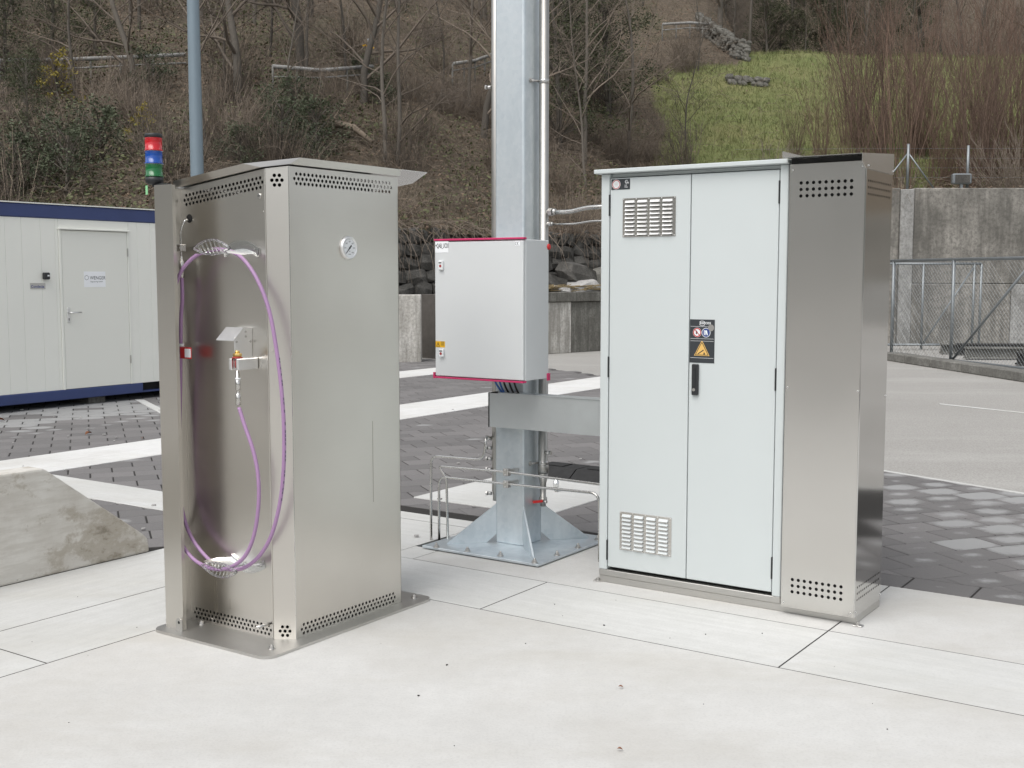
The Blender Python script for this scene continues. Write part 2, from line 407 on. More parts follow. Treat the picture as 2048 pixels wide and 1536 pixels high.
for q in ((a - .02, a, c_, d), (b, b + .02, c_, d), (a, b, c_ - .02, c_), (a, b, d, d + .02)): pm.box(*q, -.26, -.0155)
pm.build('cable_pit', 'block_dark', pad)
def slab(mat, u0, u1, v0, v1, z1=0., bev=.0006, name='slab', parent=pad, g=.0036):
    return MB().box(u0 + g, u1 - g, v0 + g, v1 - g, z1 - .013, z1, bev).build(name, mat, parent)
slab('pad', -4.13, 7.0, -9, 4.352)
for v0, v1 in ((-2.2, .3), (.3, 2.747), (2.747, 4.95)): slab('slab_v', -4.68, -4.13, v0, v1, g=.0036)
for v0, v1 in ((-2.2, 1.5), (1.5, 4.95)): slab('slab_v', -5.36, -4.68, v0, v1, g=.0044)
for u0, u1 in ((-4.13, -3.14), (-3.14, -1.676), (-1.676, 1.0), (1.0, 7.0)): slab('slab', u0, u1, 4.352, 4.94, g=.0036)
slab('slab', -5.36, PIT[0], 4.95, 5.755); slab('slab', PIT[0], PIT[1], 4.94, PIT[2], g=.001)
slab('slab', PIT[0], PIT[1], PIT[3], 5.755, g=.001); slab('pad', PIT[1], -1.676, 4.94, 5.845); slab('pad', -1.676, 7.0, 4.94, 5.845)
slab('slab', -5.36, -3.95, 5.757, 5.93)
# white concrete bands laid into the paving
for u0, u1, v0, v1, mt, gx in ((-9.05, -8.22, 1.0, 8.1, 'band', .006), (-9.05, -8.1, 8.1, 15.9, 'band', .006), (-8.22, -5.36, 5.04, 5.485, 'slab', .004), (-5.15, -4.03, 6.34, 7.5, 'slab', .004), (-12.25, -11.45, 12.9, 17.5, 'band', .006)):
    mm = MB().box(u0 + .003, u1 - .003, v0, v1, -.019, .006, .003).build('concrete_band', mt, None, (u0, v0, 0)); tag(mm, kind='structure')
# --- paving: near pavers one by one, far ones joined
PANG = math.radians(20); PL, PW = .33, .235
pave_uv = [(3.5, 7.0), (-2.74, 9.36), (-4.6, 11.8), (-7.9, 15.3), (-11.6, 17.2), (-24, 17.2), (-24, 1), (-5.36, 1), (-5.36, 5.84), (3.5, 5.84)]
paving = MB().poly([(u, v, -.0042) for u, v in pave_uv][::-1]).build('paving', 'joint_sand'); tag(paving, kind='structure')
pave_xy = [toxy(*q) for q in pave_uv]
def paver_mesh(l, w_, h, bev=.006):
    x0, x1, y0, y1 = -l / 2, l / 2, -w_ / 2, w_ / 2; b = bev
    vs = [(x0, y0, -h), (x1, y0, -h), (x1, y1, -h), (x0, y1, -h), (x0, y0, -b), (x1, y0, -b), (x1, y1, -b), (x0, y1, -b), (x0 + b, y0 + b, 0), (x1 - b, y0 + b, 0), (x1 - b, y1 - b, 0), (x0 + b, y1 - b, 0)]
    fs = [(8, 9, 10, 11)] + [(i, (i + 1) % 4, 4 + (i + 1) % 4, 4 + i) for i in range(4)] + [(4 + i, 4 + (i + 1) % 4, 8 + (i + 1) % 4, 8 + i) for i in range(4)]
    return vs, fs
pv, pf = paver_mesh(PL - .009, PW - .009, .0155, .005)
pme = bpy.data.meshes.new('paver'); pme.from_pydata(pv, [], pf)
ul = pme.uv_layers.new(name='UVMap')
for lp in pme.loops: q = pv[lp.vertex_index]; ul.data[lp.index].uv = (q[0] / PL + .5, q[1] / PW + .5)
ca = pme.color_attributes.new('tone', 'FLOAT_COLOR', 'POINT')
for q in ca.data: q.color = (1, 1, 1, 1)
pme.materials.append(M['paver'])
ca_, sa_ = math.cos(PANG), math.sin(PANG); cand = []
BORD = 6.085                                               # a straight border course runs along the pad
def edge_side(u, v): return (v - 9.36) * (3.5 + 2.74) - (u + 2.74) * (7.0 - 9.36)
def near_edge(u, v): return (u > -5.6 and 5.8 < v < 6.3) or (-5.6 < u < -5.1 and v < 6.2) or (u > -2.8 and edge_side(u, v) < 1.6)
def half(poly, f):
    out = []
    for i in range(len(poly)):
        a, b = poly[i], poly[(i + 1) % len(poly)]; fa, fb = f(*a), f(*b)
        if fa >= 0: out.append(a)
        if (fa >= 0) != (fb >= 0): t = fa / (fa - fb); out.append((a[0] + (b[0] - a[0]) * t, a[1] + (b[1] - a[1]) * t))
    return out
def clip_paver(ring, u, v):
    "False: whole paver; list: cut outline; None: nothing left"
    poly = ring
    if u > -5.365 + .02 or (u > -5.6 and v > 5.75): poly = half(poly, lambda a, b: b - (BORD if u > -5.3 else 5.94))
    elif u > -5.7 and v < 5.9: poly = half(poly, lambda a, b: -5.366 - a)
    if u > -3.2: poly = half(poly, lambda a, b: -edge_side(a, b) - .02)
    if len(poly) < 3: return None
    ar = abs(sum(poly[i][0] * poly[(i + 1) % len(poly)][1] - poly[(i + 1) % len(poly)][0] * poly[i][1] for i in range(len(poly)))) / 2
    if ar < .004: return None
    return False if len(poly) == 4 and ar > PL * PW * .999 else poly
bands_uv = [(-9.05, -8.2, 1, 15.9), (-8.22, -5.36, 5.04, 5.48), (-5.15, -4.03, 6.34, 7.5), (-12.25, -11.45, 12.9, 17.5)]
for j in range(10, 110):
    for i in range(-60, 60):
        a = (i + (.5 if j % 2 else 0)) * PL; b = j * PW
        x, y = a * ca_ - b * sa_, a * sa_ + b * ca_
        if y < 5: continue
        px, py = proj(x, y, 0)
        if not (-90 < px < 2140 and py < 1400): continue
        u, v = touv(x, y)
        if not inpoly(x, y, pave_xy) and not near_edge(u, v): continue
        if any(u0 + .12 < u < u1 - .12 and v0 + .12 < v < v1 - .12 for u0, u1, v0, v1 in bands_uv): continue
        ring = [(u + s_ * PL / 2 * math.cos(PANG - TH) - t_ * PW / 2 * math.sin(PANG - TH), v + s_ * PL / 2 * math.sin(PANG - TH) + t_ * PW / 2 * math.cos(PANG - TH)) for s_, t_ in ((-1, -1), (1, -1), (1, 1), (-1, 1))]
        cut = clip_paver(ring, u, v)
        if cut is None: continue
        hid = (345 < px < 790) or (1215 < px < 1745) or (py > 1090 and px < 1700)
        right = smooth(1.2, 2.0, x - .12 * y)
        h = noise.noise((x * 2.3, y * 2.3, 0)) * .5 + .5
        blo = right * (.16 + max(0, h - .15) * .9) * (.5 + 1.0 * random.random())
        near_cont = smooth(-9.7, -11.4, u) * smooth(11.6, 10.4, v)
        blo = max(blo, near_cont * .8 * (h > .42), .35 * (random.random() < .03))
        cand.append((hid, y, x, random.random(), blo, cut))
cand.sort(key=lambda q: q[:2])
def paver_obj(x, y, rnd_, blo):
    o = bpy.data.objects.new('paver', pme); COL.objects.link(o); o.parent = paving
    u, v = touv(x, y); o.location = (u, v, random.uniform(-.0015, .0012)); o.rotation_euler = (random.uniform(-.004, .004), random.uniform(-.004, .004), PANG - TH + random.uniform(-.006, .006))
    o.color = (rnd_, blo, 0, 1)
def cut_mesh(u, v, poly):
    n = len(poly); an = PANG - TH; g_ = .003; cx0 = sum(p[0] for p in poly) / n; cy0 = sum(p[1] for p in poly) / n
    sh = [(a + (cx0 - a) * .02, b + (cy0 - b) * .02) for a, b in poly]
    me = bpy.data.meshes.new('cut_paver'); me.from_pydata([(a - u, b - v, -.0155) for a, b in sh] + [(a - u, b - v, -.001) for a, b in sh], [], [tuple(range(n, 2 * n))] + [(i, (i + 1) % n, n + (i + 1) % n, n + i) for i in range(n)])
    ul = me.uv_layers.new(name='UVMap')
    for lp in me.loops:
        a, b, _ = me.vertices[lp.vertex_index].co; ul.data[lp.index].uv = ((a * math.cos(an) + b * math.sin(an)) / PL + .5, (-a * math.sin(an) + b * math.cos(an)) / PW + .5)
    ca = me.color_attributes.new('tone', 'FLOAT_COLOR', 'POINT')
    for q in ca.data: q.color = (1, 1, 1, 1)
    me.materials.append(M['paver']); return me
for k in range(24):                                        # border course
    u = -3.6 + k * .330 + .165; v = 5.967
    px, py = proj(*toxy(u, v), 0)
    if not (1700 < px < 2150): continue
    o = bpy.data.objects.new('paver', pme); COL.objects.link(o); o.parent = paving; o.location = (u, v, 0); o.color = (random.random(), random.uniform(.0, .5), 0, 1)
for hid, y, x, r_, blo, cut in cand[:285]:
    if cut:
        u, v = touv(x, y); o = bpy.data.objects.new('paver', cut_mesh(u, v, cut)); COL.objects.link(o); o.parent = paving; o.location = (u, v, 0); o.color = (r_, blo, 0, 1)
    else: paver_obj(x, y, r_, blo)
m = MB(); m.uv = []; tones = []
for hid, y, x, r_, blo, cut in cand[285:]:
    if cut: continue
    dz = random.uniform(-.0015, .0012); u, v = touv(x, y); an = PANG - TH; c0, s0 = math.cos(an), math.sin(an)
    m.add([(u + q[0] * c0 - q[1] * s0, v + q[0] * s0 + q[1] * c0, q[2] + dz) for q in pv], pf)
    for f in pf: m.uv += [(pv[k][0] / PL + .5, pv[k][1] / PW + .5) for k in f]
    tones += [(r_, blo, 0, 1)] * len(pv)
fp = m.build('far_pavers', 'paver', paving); tag(fp, kind='stuff'); fp.color = (1, 1, 1, 1)
ca = fp.data.color_attributes.new('tone', 'FLOAT_COLOR', 'POINT'); ca.data.foreach_set('color', np.array(tones, 'f').ravel())
# light edging strip between paving and asphalt
e0, e1 = (3.4, 7.04), (-2.80, 9.39)
ex, ey = e1[0] - e0[0], e1[1] - e0[1]; el = math.hypot(ex, ey); nx, ny = ey / el * .045, -ex / el * .045
tag(MB().extr([(e0[0], e0[1], -.019), (e1[0], e1[1], -.019), (e1[0] - nx, e1[1] - ny, -.019), (e0[0] - nx, e0[1] - ny, -.019)], (0, 0, .022)).build('edging_strip', 'slab', None, (e1[0], e1[1], 0)), kind='structure')
q0 = guv(270, 800); q1 = guv(330, 832)
tag(MB().extr([(q0[0], q0[1], -.01), (q1[0], q1[1], -.01), (q1[0] + .1, q1[1] + .06, -.01), (q0[0] + .1, q0[1] + .06, -.01)], (0, 0, .016)).build('edging_strip', 'slab', None, (q0[0], q0[1], 0)), kind='structure')
a_, b_ = gxy(1880, 806), gxy(2100, 829)
pl = MB().extr([(a_[0], a_[1], -.018), (b_[0], b_[1], -.018), (b_[0] + .03, b_[1] + .1, -.018), (a_[0] + .03, a_[1] + .1, -.018)], (0, 0, .003)).build('painted_line', 'slab', None, (0, 0, 0), 0); tag(pl, kind='structure')
# debris and fallen leaves
m = MB()
for k in range(70):
    u = random.uniform(-5.2, 1.2); v = random.uniform(1.2, 5.8)
    if -4.15 < u < -3.4 and 3.2 < v < 4.4: continue
    s = random.choice((.0015, .002, .002, .003, .005)); an = random.random() * 6.3
    pts = [(u + s * random.uniform(.6, 1.3) * math.cos(an + t), v + s * random.uniform(.6, 1.3) * math.sin(an + t)) for t in (0, 1.3, 2.5, 3.8, 5.0)]
    m.prism(pts, .0006, .0006 + s * .7)
tag(m.build('grit', 'joint_sand'), kind='stuff')
m = MB()
for k in range(110):
    x, y = random.uniform(-6, 3), random.uniform(6.5, 14)
    s = random.uniform(.008, .022); an = random.random() * 6.3
    m.prism([(x + s * random.uniform(.6, 1.2) * math.cos(an + t), y + s * random.uniform(.6, 1.2) * math.sin(an + t)) for t in (0, 1.4, 3, 4.6)], .007, .007 + s * .4)
tag(m.build('pale_grit', 'rock_white', None, (0, 0, 0), 0), kind='stuff')
def leaf_mesh():
    m = MB(); n = 7
    for i in range(n):
        for sgn in (-1, 1):
            t0, t1 = i / n, (i + 1) / n; w0, w1 = math.sin(math.pi * t0) * .3, math.sin(math.pi * t1) * .3
            z = lambda t, w_: .18 * math.sin(t * 2.4) + abs(w_) * .7
            m.poly([(t0, 0, z(t0, 0)), (t1, 0, z(t1, 0)), (t1, sgn * w1, z(t1, w1)), (t0, sgn * w0, z(t0, w0))][::sgn])
    return m
for k, (px, py, sz, lab) in enumerate([(170, 871, .08, 'curled pale brown dead leaf lying on the paving left of the steel dispenser'), (10, 842, .10, 'flat brown dead leaf near the foot of the white container'), (284, 878, .05, 'small rust brown leaf beside the white concrete band'), (1247, 1378, .02, 'tiny orange leaf crumb on the concrete in front of the grey cabinet'), (1246, 1503, .02, 'tiny orange leaf crumb at the bottom edge of the concrete pad')]):
    x, y = gxy(px, py); o = leaf_mesh().build('dead_leaf', 'hazel_leaf', None, (0, 0, 0), random.random() * 6); o.location = (x, y, .006); o.scale = (sz,) * 3; tag(o, lab, 'leaf')
# ================================================================ STEEL DISPENSER
def cell(m, fn, x0, x1, z0, z1, z0b, z1b, r, depth=.004):
    "one rectangular cell (z0,z1 at x0; z0b,z1b at x1) with a round hole in its middle"
    xm = (x0 + x1) / 2; zl = (z0 + z0b) / 2; zh = (z1 + z1b) / 2; zm = (zl + zh) / 2
    ring = [(x1, (z0b + z1b) / 2), (x1, z1b), (xm, zh), (x0, z1), (x0, (z0 + z1) / 2), (x0, z0), (xm, zl), (x1, z0b)]
    hole = [(xm + r * math.cos(k * math.pi / 4), zm + r * math.sin(k * math.pi / 4)) for k in range(8)]
    vs = [fn(x, z, 0) for x, z in ring] + [fn(x, z, 0) for x, z in hole] + [fn(x, z, depth) for x, z in hole]
    m.add(vs, [(k, (k + 1) % 8, 8 + (k + 1) % 8, 8 + k) for k in range(8)] + [(8 + k, 8 + (k + 1) % 8, 16 + (k + 1) % 8, 16 + k) for k in range(8)])
def perf(m, fn, x0, x1, strips):
    "strips bottom to top: (zlo, zhi) functions of x, or (zlo, row height, [(xstart, count)...], pitch, radius)"
    q = lambda a, b, lo, hi: m.poly([fn(a, lo(a), 0), fn(b, lo(b), 0), fn(b, hi(b), 0), fn(a, hi(a), 0)]) if b - a > 1e-5 else None
    for s in strips:
        if len(s) == 2: q(x0, x1, s[0], s[1]); continue
        zlo, ph, rows, pitch, r = s
        for j, (xs, n) in enumerate(rows):
            lo = lambda x, j=j: zlo(x) + j * ph; hi = lambda x, j=j: zlo(x) + (j + 1) * ph
            q(x0, xs, lo, hi); q(xs + n * pitch, x1, lo, hi)
            for k in range(n):
                a, b = xs + k * pitch, xs + (k + 1) * pitch; cell(m, fn, a, b, lo(a), hi(a), lo(b), hi(b), r)
def stag(xs, n, p): return [(xs + p / 2, n - 1), (xs, n), (xs + p / 2, n - 1)]
K = lambda c: (lambda x: c)
UL, UR0, UR, VF, VC, VB = -4.10, -3.578, -3.495, 3.46, 3.51, 4.208
zt = lambda u: 1.930 + .119 * (u - UL)
D = thing('gas_dispenser', 'tall brushed steel dispenser cabinet with a looped purple hose and round pressure gauge', 'dispenser', (-3.8, 3.8, 0))
B0 = .012
m = MB(); p_ = .0228
perf(m, lambda x, z, d: (x, VF + d, z), UL, UR0, [(K(B0), K(.019)), (K(.019), .0185, stag(-4.086, 22, p_), p_, .0066), (K(.0745), lambda u: zt(u) - .082),
     (lambda u: zt(u) - .082, .0195, stag(-4.086, 22, p_), p_, .0072), (lambda u: zt(u) - .0235, zt)])
fr = m.build('front_panel', 'steel', D)
m = MB(); cl = math.hypot(UR - UR0, VC - VF); cx_, cy_ = (UR - UR0) / cl, (VC - VF) / cl
cf = lambda x, z, d: (UR0 + cx_ * x - cy_ * d, VF + cy_ * x + cx_ * d, z)
p2 = .021; ros = [(cl / 2 - p2, 2), (cl / 2 - 1.5 * p2, 3), (cl / 2 - p2, 2)]
ztc = lambda x: zt(UR0 + cx_ * x)
perf(m, cf, 0, cl, [(K(B0), K(.019)), (K(.019), .0185, ros, p2, .0072), (K(.0745), K(1.915)), (K(1.915), .0195, ros, p2, .0078), (K(1.9735), ztc)])
m.build('corner_panel', 'steel', D)
m = MB(); p3 = .0237
perf(m, lambda x, z, d: (UR - d, x, z), VC, VB, [(K(B0), K(.019)), (K(.019), .0185, stag(3.532, 27, p3), p3, .0068), (K(.0745), K(1.924)), (K(1.924), .0195, stag(3.532, 27, p3), p3, .0074), (K(1.9825), K(zt(UR)))])
m.build('side_panel', 'steel', D)
MB().box(UL - .003, UL, 3.325, VB, B0, zt(UL)).build('side_wall', 'steel', D)
MB().box(UL, UR, VB - .004, VB, B0, 1.93).build('back_panel', 'steel', D)
MB().box(UL - .0035, -3.99, 3.3215, 3.3245, B0, 1.938).box(-3.993, -3.99, 3.3247, 3.339, B0, 1.935).build('edge_flange', 'steel', D)
MB().box(UR0 - .004, UR0 + .0015, VF - .006, VF - .0005, B0 + .002, zt(UR0) - .003, .0012).build('corner_seam', 'steel', D)
MB().box(UR0 - .0072, UR0 - .0046, VF - .0012, VF - .0004, B0 + .002, zt(UR0) - .003).build('seam_gap', 'dark', D)
MB().box(UR - .0008, UR + .0008, VC - .0012, VC + .0012, B0 + .001, zt(UR) - .002).build('edge_fold', 'steel_bright', D)
MB().box(UR - .14, UR - .137, VC + .02, VB - .02, .02, 1.985).build('hole_shade_sheet', 'dark', D)  # black sheet added inside so the side holes look dark
MB().box(UL + .02, UR0 - .03, VF + .10, VF + .103, .02, 1.8).build('hole_shade_sheet', 'dark', D)  # same added black sheet, behind the front holes
# roof
bot = [(-4.115, 3.443), (-3.586, 3.443), (-3.483, 3.504), (-3.483, 4.212), (-4.115, 4.212)]
top = [(-4.115, 3.430), (-3.675, 3.430), (-3.474, 3.560), (-3.474, 4.205), (-4.115, 4.205)]
m = MB(); n = len(bot)
m.add([(x, y, zt(x) + .005) for x, y in bot] + [(x, y, zt(x) + .034) for x, y in top], [tuple(range(n))[::-1], tuple(range(n, 2 * n))] + [(i, (i + 1) % n, n + (i + 1) % n, n + i) for i in range(n)])
rf = m.build('roof', 'steel', D)
m = MB(); ov = [(-3.470, 4.206), (-3.470, 4.395), (-3.70, 4.57), (-4.115, 4.57), (-4.115, 4.206)]
m.add([(x, y, zt(x) + .0305) for x, y in ov] + [(x, y, zt(x) + .0335) for x, y in ov], [tuple(range(5))[::-1], tuple(range(5, 10))] + [(i, (i + 1) % 5, 5 + (i + 1) % 5, 5 + i) for i in range(5)])
m.build('roof_overhang', 'steel_panel', rf)
for px_, y0_, y1_, w_ in ((745, 842, 1004, .0016),):
    v0_, z1_ = onU(px_, y0_, UR); _, z0_ = onU(px_ + 1, y1_, UR); MB().box(UR + .0002, UR + .0006, v0_ - w_ / 2, v0_ + w_ / 2, z0_, z1_).build('drip_stain', 'stain', D)
for px_, y0_, y1_, w_ in ((428, 1160, 1222, .0012), (433, 1158, 1226, .0014), (460, 1198, 1218, .001)):
    u0_, z1_ = onV(px_, y0_, VF); _, z0_ = onV(px_ + 1, y1_, VF); MB().box(u0_ - w_ / 2, u0_ + w_ / 2, VF - .0006, VF - .0002, z0_, z1_).build('drip_stain', 'stain', D)
# base plate with anchor bolts
def rounded(u0, u1, v0, v1, r, n=6):
    out = []
    for cx0, cy0, a0 in ((u1 - r, v0 + r, -90), (u1 - r, v1 - r, 0), (u0 + r, v1 - r, 90), (u0 + r, v0 + r, 180)):
        for k in range(n + 1): an = math.radians(a0 + 90 * k / n); out.append((cx0 + r * math.cos(an), cy0 + r * math.sin(an)))
    return out
bp = MB().prism(rounded(-4.135, -3.415, 3.262, 4.36, .055), .0005, .0118).build('base_plate', 'steel_plate', D)
def bolt(m, u, v, z, r=.011, stud=.015, d=(0, 0, 1)):
    m.lathe((u, v, z), d, [(r * 1.5, 0), (r * 1.5, .003)], 16).lathe(Vector((u, v, z)) + Vector(d) * .003, d, [(r, 0), (r, r * .9), (r * .85, r)], 6, False)
    m.lathe(Vector((u, v, z)) + Vector(d) * (.003 + r), d, [(r * .5, 0), (r * .5, stud - r)], 10); return m
for px, py in ((543, 1297), (828, 1195)):
    u, v = guv(px, py, .012); bolt(MB(), u, v, .0119).build('anchor_bolt', 'bolt_steel', bp)
bolt(MB(), -4.0, 3.43, .0119).build('anchor_bolt', 'bolt_steel', bp)
u, v = -3.995, 3.302
lug = [(u + .020 * math.cos(a), 0, .052 + .020 * math.sin(a)) for a in np.linspace(0, math.pi, 9)]
m = MB(); pts = [(u + .020, v, .012)] + [(q[0], v, q[2]) for q in lug] + [(u - .020, v, .012)]
m.extr(pts, (0, .005, 0)); m.build('lifting_lug', 'steel_plate', bp)
MB().lathe((u, v - .0005, .052), (0, 1, 0), [(.007, 0), (.007, .0003)], 12).build('lug_hole', 'dark', bp)
# door hardware
u, z = onV(519, 392, VF); lk = MB().lathe((u, VF, z), (0, -1, 0), [(.011, 0), (.011, .003), (.0085, .0045)], 18).build('lock', 'bolt_steel', D)
MB().box(u - .006, u + .006, VF - .0052, VF - .0046, z - .0012, z + .0012).build('lock_slot', 'dark', lk)
for px, py in ((527, 423), (544, 703), (539, 975)):
    u, z = onV(px, py, VF); MB().lathe((u, VF, z), (0, -1, 0), [(.003, 0), (.003, .001), (.001, .0022)], 10).build('rivet', 'bolt_steel', D)
u, z = onV(543, 1246, VF); MB().tube([(u, VF, z), (u - .003, VF - .085, z)], .0065, 12).build('handle_pin', 'tube_steel', D)
u, z = onV(379, 437, VF); MB().lathe((u, VF - .0006, z), (0, -1, 0), [(.019, 0), (.019, .0006)], 24).build('tube_port', 'dark', D)
# small bore tube, clamp, breakaway valve
hv = lambda px, py, V: (onV(px, py, V)[0], V, onV(px, py, V)[1])
a = hv(379, 440, VF - .001); b = hv(367, 448, 3.43); c = hv(361, 460, 3.415); d = hv(362, 496, 3.415)
feed = MB().tube(bent([a, (a[0], 3.435, a[2]), c, d, (d[0], d[1], 1.60)], .03, 6), .0045, 8).build('feed_tube', 'tube_steel', D)
z = onV(362, 496, 3.415)[1]
MB().box(d[0] - .016, d[0] + .016, 3.40, 3.43, z - .016, z + .016, .003).box(d[0] - .030, d[0] - .017, 3.408, 3.424, z - .012, z + .012, .002).build('tube_clamp', 'bolt_steel', feed)
for s in (-1, 1): MB().lathe((d[0] + s * .009, 3.40, z), (0, -1, 0), [(.004, 0), (.004, .004)], 6, False).build('clamp_screw', 'bolt_steel', feed)
MB().lathe((d[0], 3.415, 1.556), (0, 0, 1), [(.006, 0), (.006, .012), (.0115, .013), (.0115, .062), (.007, .064), (.007, .078), (.0045, .084)], 12).build('breakaway_valve', 'tube_steel', feed)
# the hose
HR = .0082
ax, ay = d[0], 3.415
e1 = hv(362, 560, ay)
path = [(ax, ay, 1.556), (ax, ay, 1.45), hv(362, 640, ay), hv(361, 760, ay), hv(359, 860, ay), hv(359, 940, 3.412), hv(361, 1000, 3.41), hv(376, 1060, 3.405), hv(402, 1102, 3.40), hv(436, 1132, 3.395), hv(476, 1139, 3.39), hv(512, 1119, 3.39),
        hv(541, 1075, 3.39), hv(559, 1010, 3.39), hv(567, 940, 3.39), hv(568, 860, 3.39), hv(563, 780, 3.39), hv(553, 700, 3.39), hv(538, 620, 3.39), hv(515, 560, 3.39), hv(488, 520, 3.39), hv(462, 503, 3.39), hv(430, 499, 3.385), hv(402, 506, 3.38), hv(378, 523, 3.375), hv(360, 548, 3.37), hv(347, 590, 3.365),
        hv(337, 680, 3.36), hv(335, 800, 3.36), hv(340, 960, 3.36), hv(350, 1050, 3.36), hv(366, 1092, 3.36), hv(392, 1122, 3.36), hv(428, 1138, 3.355), hv(462, 1134, 3.355), hv(490, 1112, 3.355), hv(508, 1070, 3.355), hv(517, 1010, 3.355), hv(516, 950, 3.355), hv(506, 900, 3.358), hv(489, 850, 3.362), hv(478, 815, 3.366)]
hose = MB().tube(cat_rom(path, 7), HR, 12).build('hose', 'hose', D)
pr = cat_rom([hv(565.5, y, 3.380) if False else (onV(x, y, 3.379)[0] + .006, 3.379, onV(x, y, 3.379)[1]) for x, y in ((556, 715), (563, 780), (568, 860), (567, 940), (559, 1010))], 10)
m = MB()
for i in range(len(pr) - 1):
    if i % 5 in (4,) or random.random() < .2: continue
    a_, b_ = pr[i], pr[i].lerp(pr[i + 1], .75); m.extr([tuple(a_), tuple(b_), (b_[0] + .0035, b_[1] + .0012, b_[2]), (a_[0] + .0035, a_[1] + .0012, a_[2])], (.0002, -.0006, 0))
tag(m.build('hose_lettering', 'hose_print', hose), kind='stuff')
MB().lathe((ax, ay, 1.545), (0, 0, 1), [(.0105, 0), (.0105, .05), (.008, .055)], 12).build('ferrule', 'tube_steel', hose)
f1 = hv(363, 690, ay); MB().lathe(f1, (0, 0, 1), [(.0112, -.006), (.0112, .006)], 12).build('white_band', 'print_white', hose)
t0 = hv(360, 694, ay - .012); t1 = hv(383, 718, ay - .012)
tg = MB().box(t0[0], t1[0], ay - .0125, ay - .0105, t1[2], t0[2], .0008).build('red_tag', 'red_bright', hose)
MB().box(t0[0] + (t1[0] - t0[0]) * .42, t1[0] - .003, ay - .0132, ay - .0127, t1[2] + .006, t0[2] - .006).build('tag_paper', 'paper', hose)
# clear plastic hose hangers
def hanger(u0, z0, flip, slots=8):
    m = MB(); W_, hT, hB = .108, .036, .024; Vf, Vb = 3.338, 3.452
    up = lambda s: hT * (1 - s * s) * flip; dn = lambda s: -hB * (1 - s * s) * flip * (1 if abs(s) < 2 else 0)
    N_ = 14; ss = [-1 + 2 * k / N_ for k in range(N_ + 1)]
    for V, full in ((Vf, False), (Vb, True)):
        off = .048 if full else 0
        if full:
            pts = [(u0 + off + s * W_, V, z0 + up(s)) for s in ss] + [(u0 + off + s * W_ * .9, V, z0 - flip * (.034 - .03 * (1 - s * s))) for s in ss[::-1]]
            m.extr(pts, (0, .005, 0))
        else:
            m.tube([(u0 + s * W_, V, z0 + up(s)) for s in ss], .0045, 8); m.tube([(u0 + s * W_, V, z0 + dn(s)) for s in ss], .0045, 8)
            for k in range(slots):
                s = -.82 + 1.64 * k / (slots - 1)
                a_ = Vector((u0 + s * W_, V, z0 + up(s))); b_ = Vector((u0 + (s * .92 + .10) * W_, V + .012, z0 + dn(s * .92 + .1) * .9))
                m.tube(bez(a_, a_.lerp(b_, .33) + Vector((-.006, .004, 0)), a_.lerp(b_, .66) + Vector((-.004, .008, 0)), b_, 4), .0028, 6)
    vs = []; fs = []
    for k, s in enumerate(ss):
        for V, o in ((Vf, 0), ((Vf + Vb) / 2, .024), (Vb, .046)): vs.append((u0 + o + s * W_ * .93, V, z0 - flip * .020 + flip * .022 * (1 - s * s) - flip * (.006 if V not in (Vf, Vb) else 0)))
    for k in range(N_):
        for j in range(2): fs.append((k * 3 + j, k * 3 + j + 1, k * 3 + j + 4, k * 3 + j + 3))
    m.add(vs, fs, True)
    o = m.build('hose_hanger', 'clear', D)
    for s in (-.3, .7): MB().lathe((u0 + .055 + s * W_, Vb - .0005, z0 - flip * .004), (0, -1, 0), [(.004, 0), (.004, .003)], 8).build('hanger_screw', 'bolt_steel', o)
hc = onV(424, 497, 3.34); hanger(hc[0], hc[1], 1)
hc = onV(439, 1137, 3.34); hanger(hc[0], hc[1], -1, 9)
# nozzle bracket
U0 = onV(505, 656, VF)[0]; pu = lambda px, py: (lambda q: (U0, q[0], q[1]))(onU(px, py, U0))
pA = (U0, VF - .001, onV(505, 656, VF)[1]); pB = pu(487, 655); pC = pu(467, 681); Wd = .105
nb = MB(); prof = [pA, pB, pC]
for i in range(2):
    a_, b_ = prof[i], prof[i + 1]; nb.extr([a_, b_, (b_[0] - Wd, b_[1], b_[2]), (a_[0] - Wd, a_[1], a_[2])], (0, 0, -.003))
nb.extr([(U0, VF - .001, pA[2] - .0032), (U0, pB[1], pB[2] - .0032), (U0, pC[1], pC[2] - .0032), (U0, VF - .001, pC[2] + .002)], (-.003, 0, 0))
nb = nb.build('nozzle_bracket', 'alu', D)
zc0, zc1 = pC[2], pu(500, 738)[2]; vfr = pu(470, 690)[1]
MB().box(U0 - .006, U0 - .001, vfr, VF - .001, zc1, zc0 + .012, .001).build('bracket_cheek', 'alu', nb)
for v_, z_ in ((vfr + .008, zc0 - .006), (VF - .014, zc0 - .008), (VF - .018, zc1 + .012), (VF - .04, pA[2] - .014), (VF - .04, pA[2] - .034)):
    MB().lathe((U0 - .001, v_, z_), (1, 0, 0), [(.005, 0), (.005, .004)], 6, False).build('bracket_screw', 'bolt_steel', nb)
un, vn = onV(476, 770, 3.366)[0], 3.366
zj0, zj1 = onV(476, 740, vn)[1], onV(476, 717, vn)[1]
MB().box(un + .012, un + .026, vn - .022, VF - .002, zj0, zj1, .003).box(un - .030, un - .014, vn - .022, VF - .002, zj0, zj1, .003).build('fork', 'alu', nb)
MB().lathe((un, vn, zj1 + .001), (0, 0, 1), [(.022, 0), (.022, .004), (.010, .005)], 20).lathe((un, vn, zj0 + .01), (0, 0, 1), [(.0115, 0), (.0115, .034)], 14).build('red_collar', 'red_part', nb)
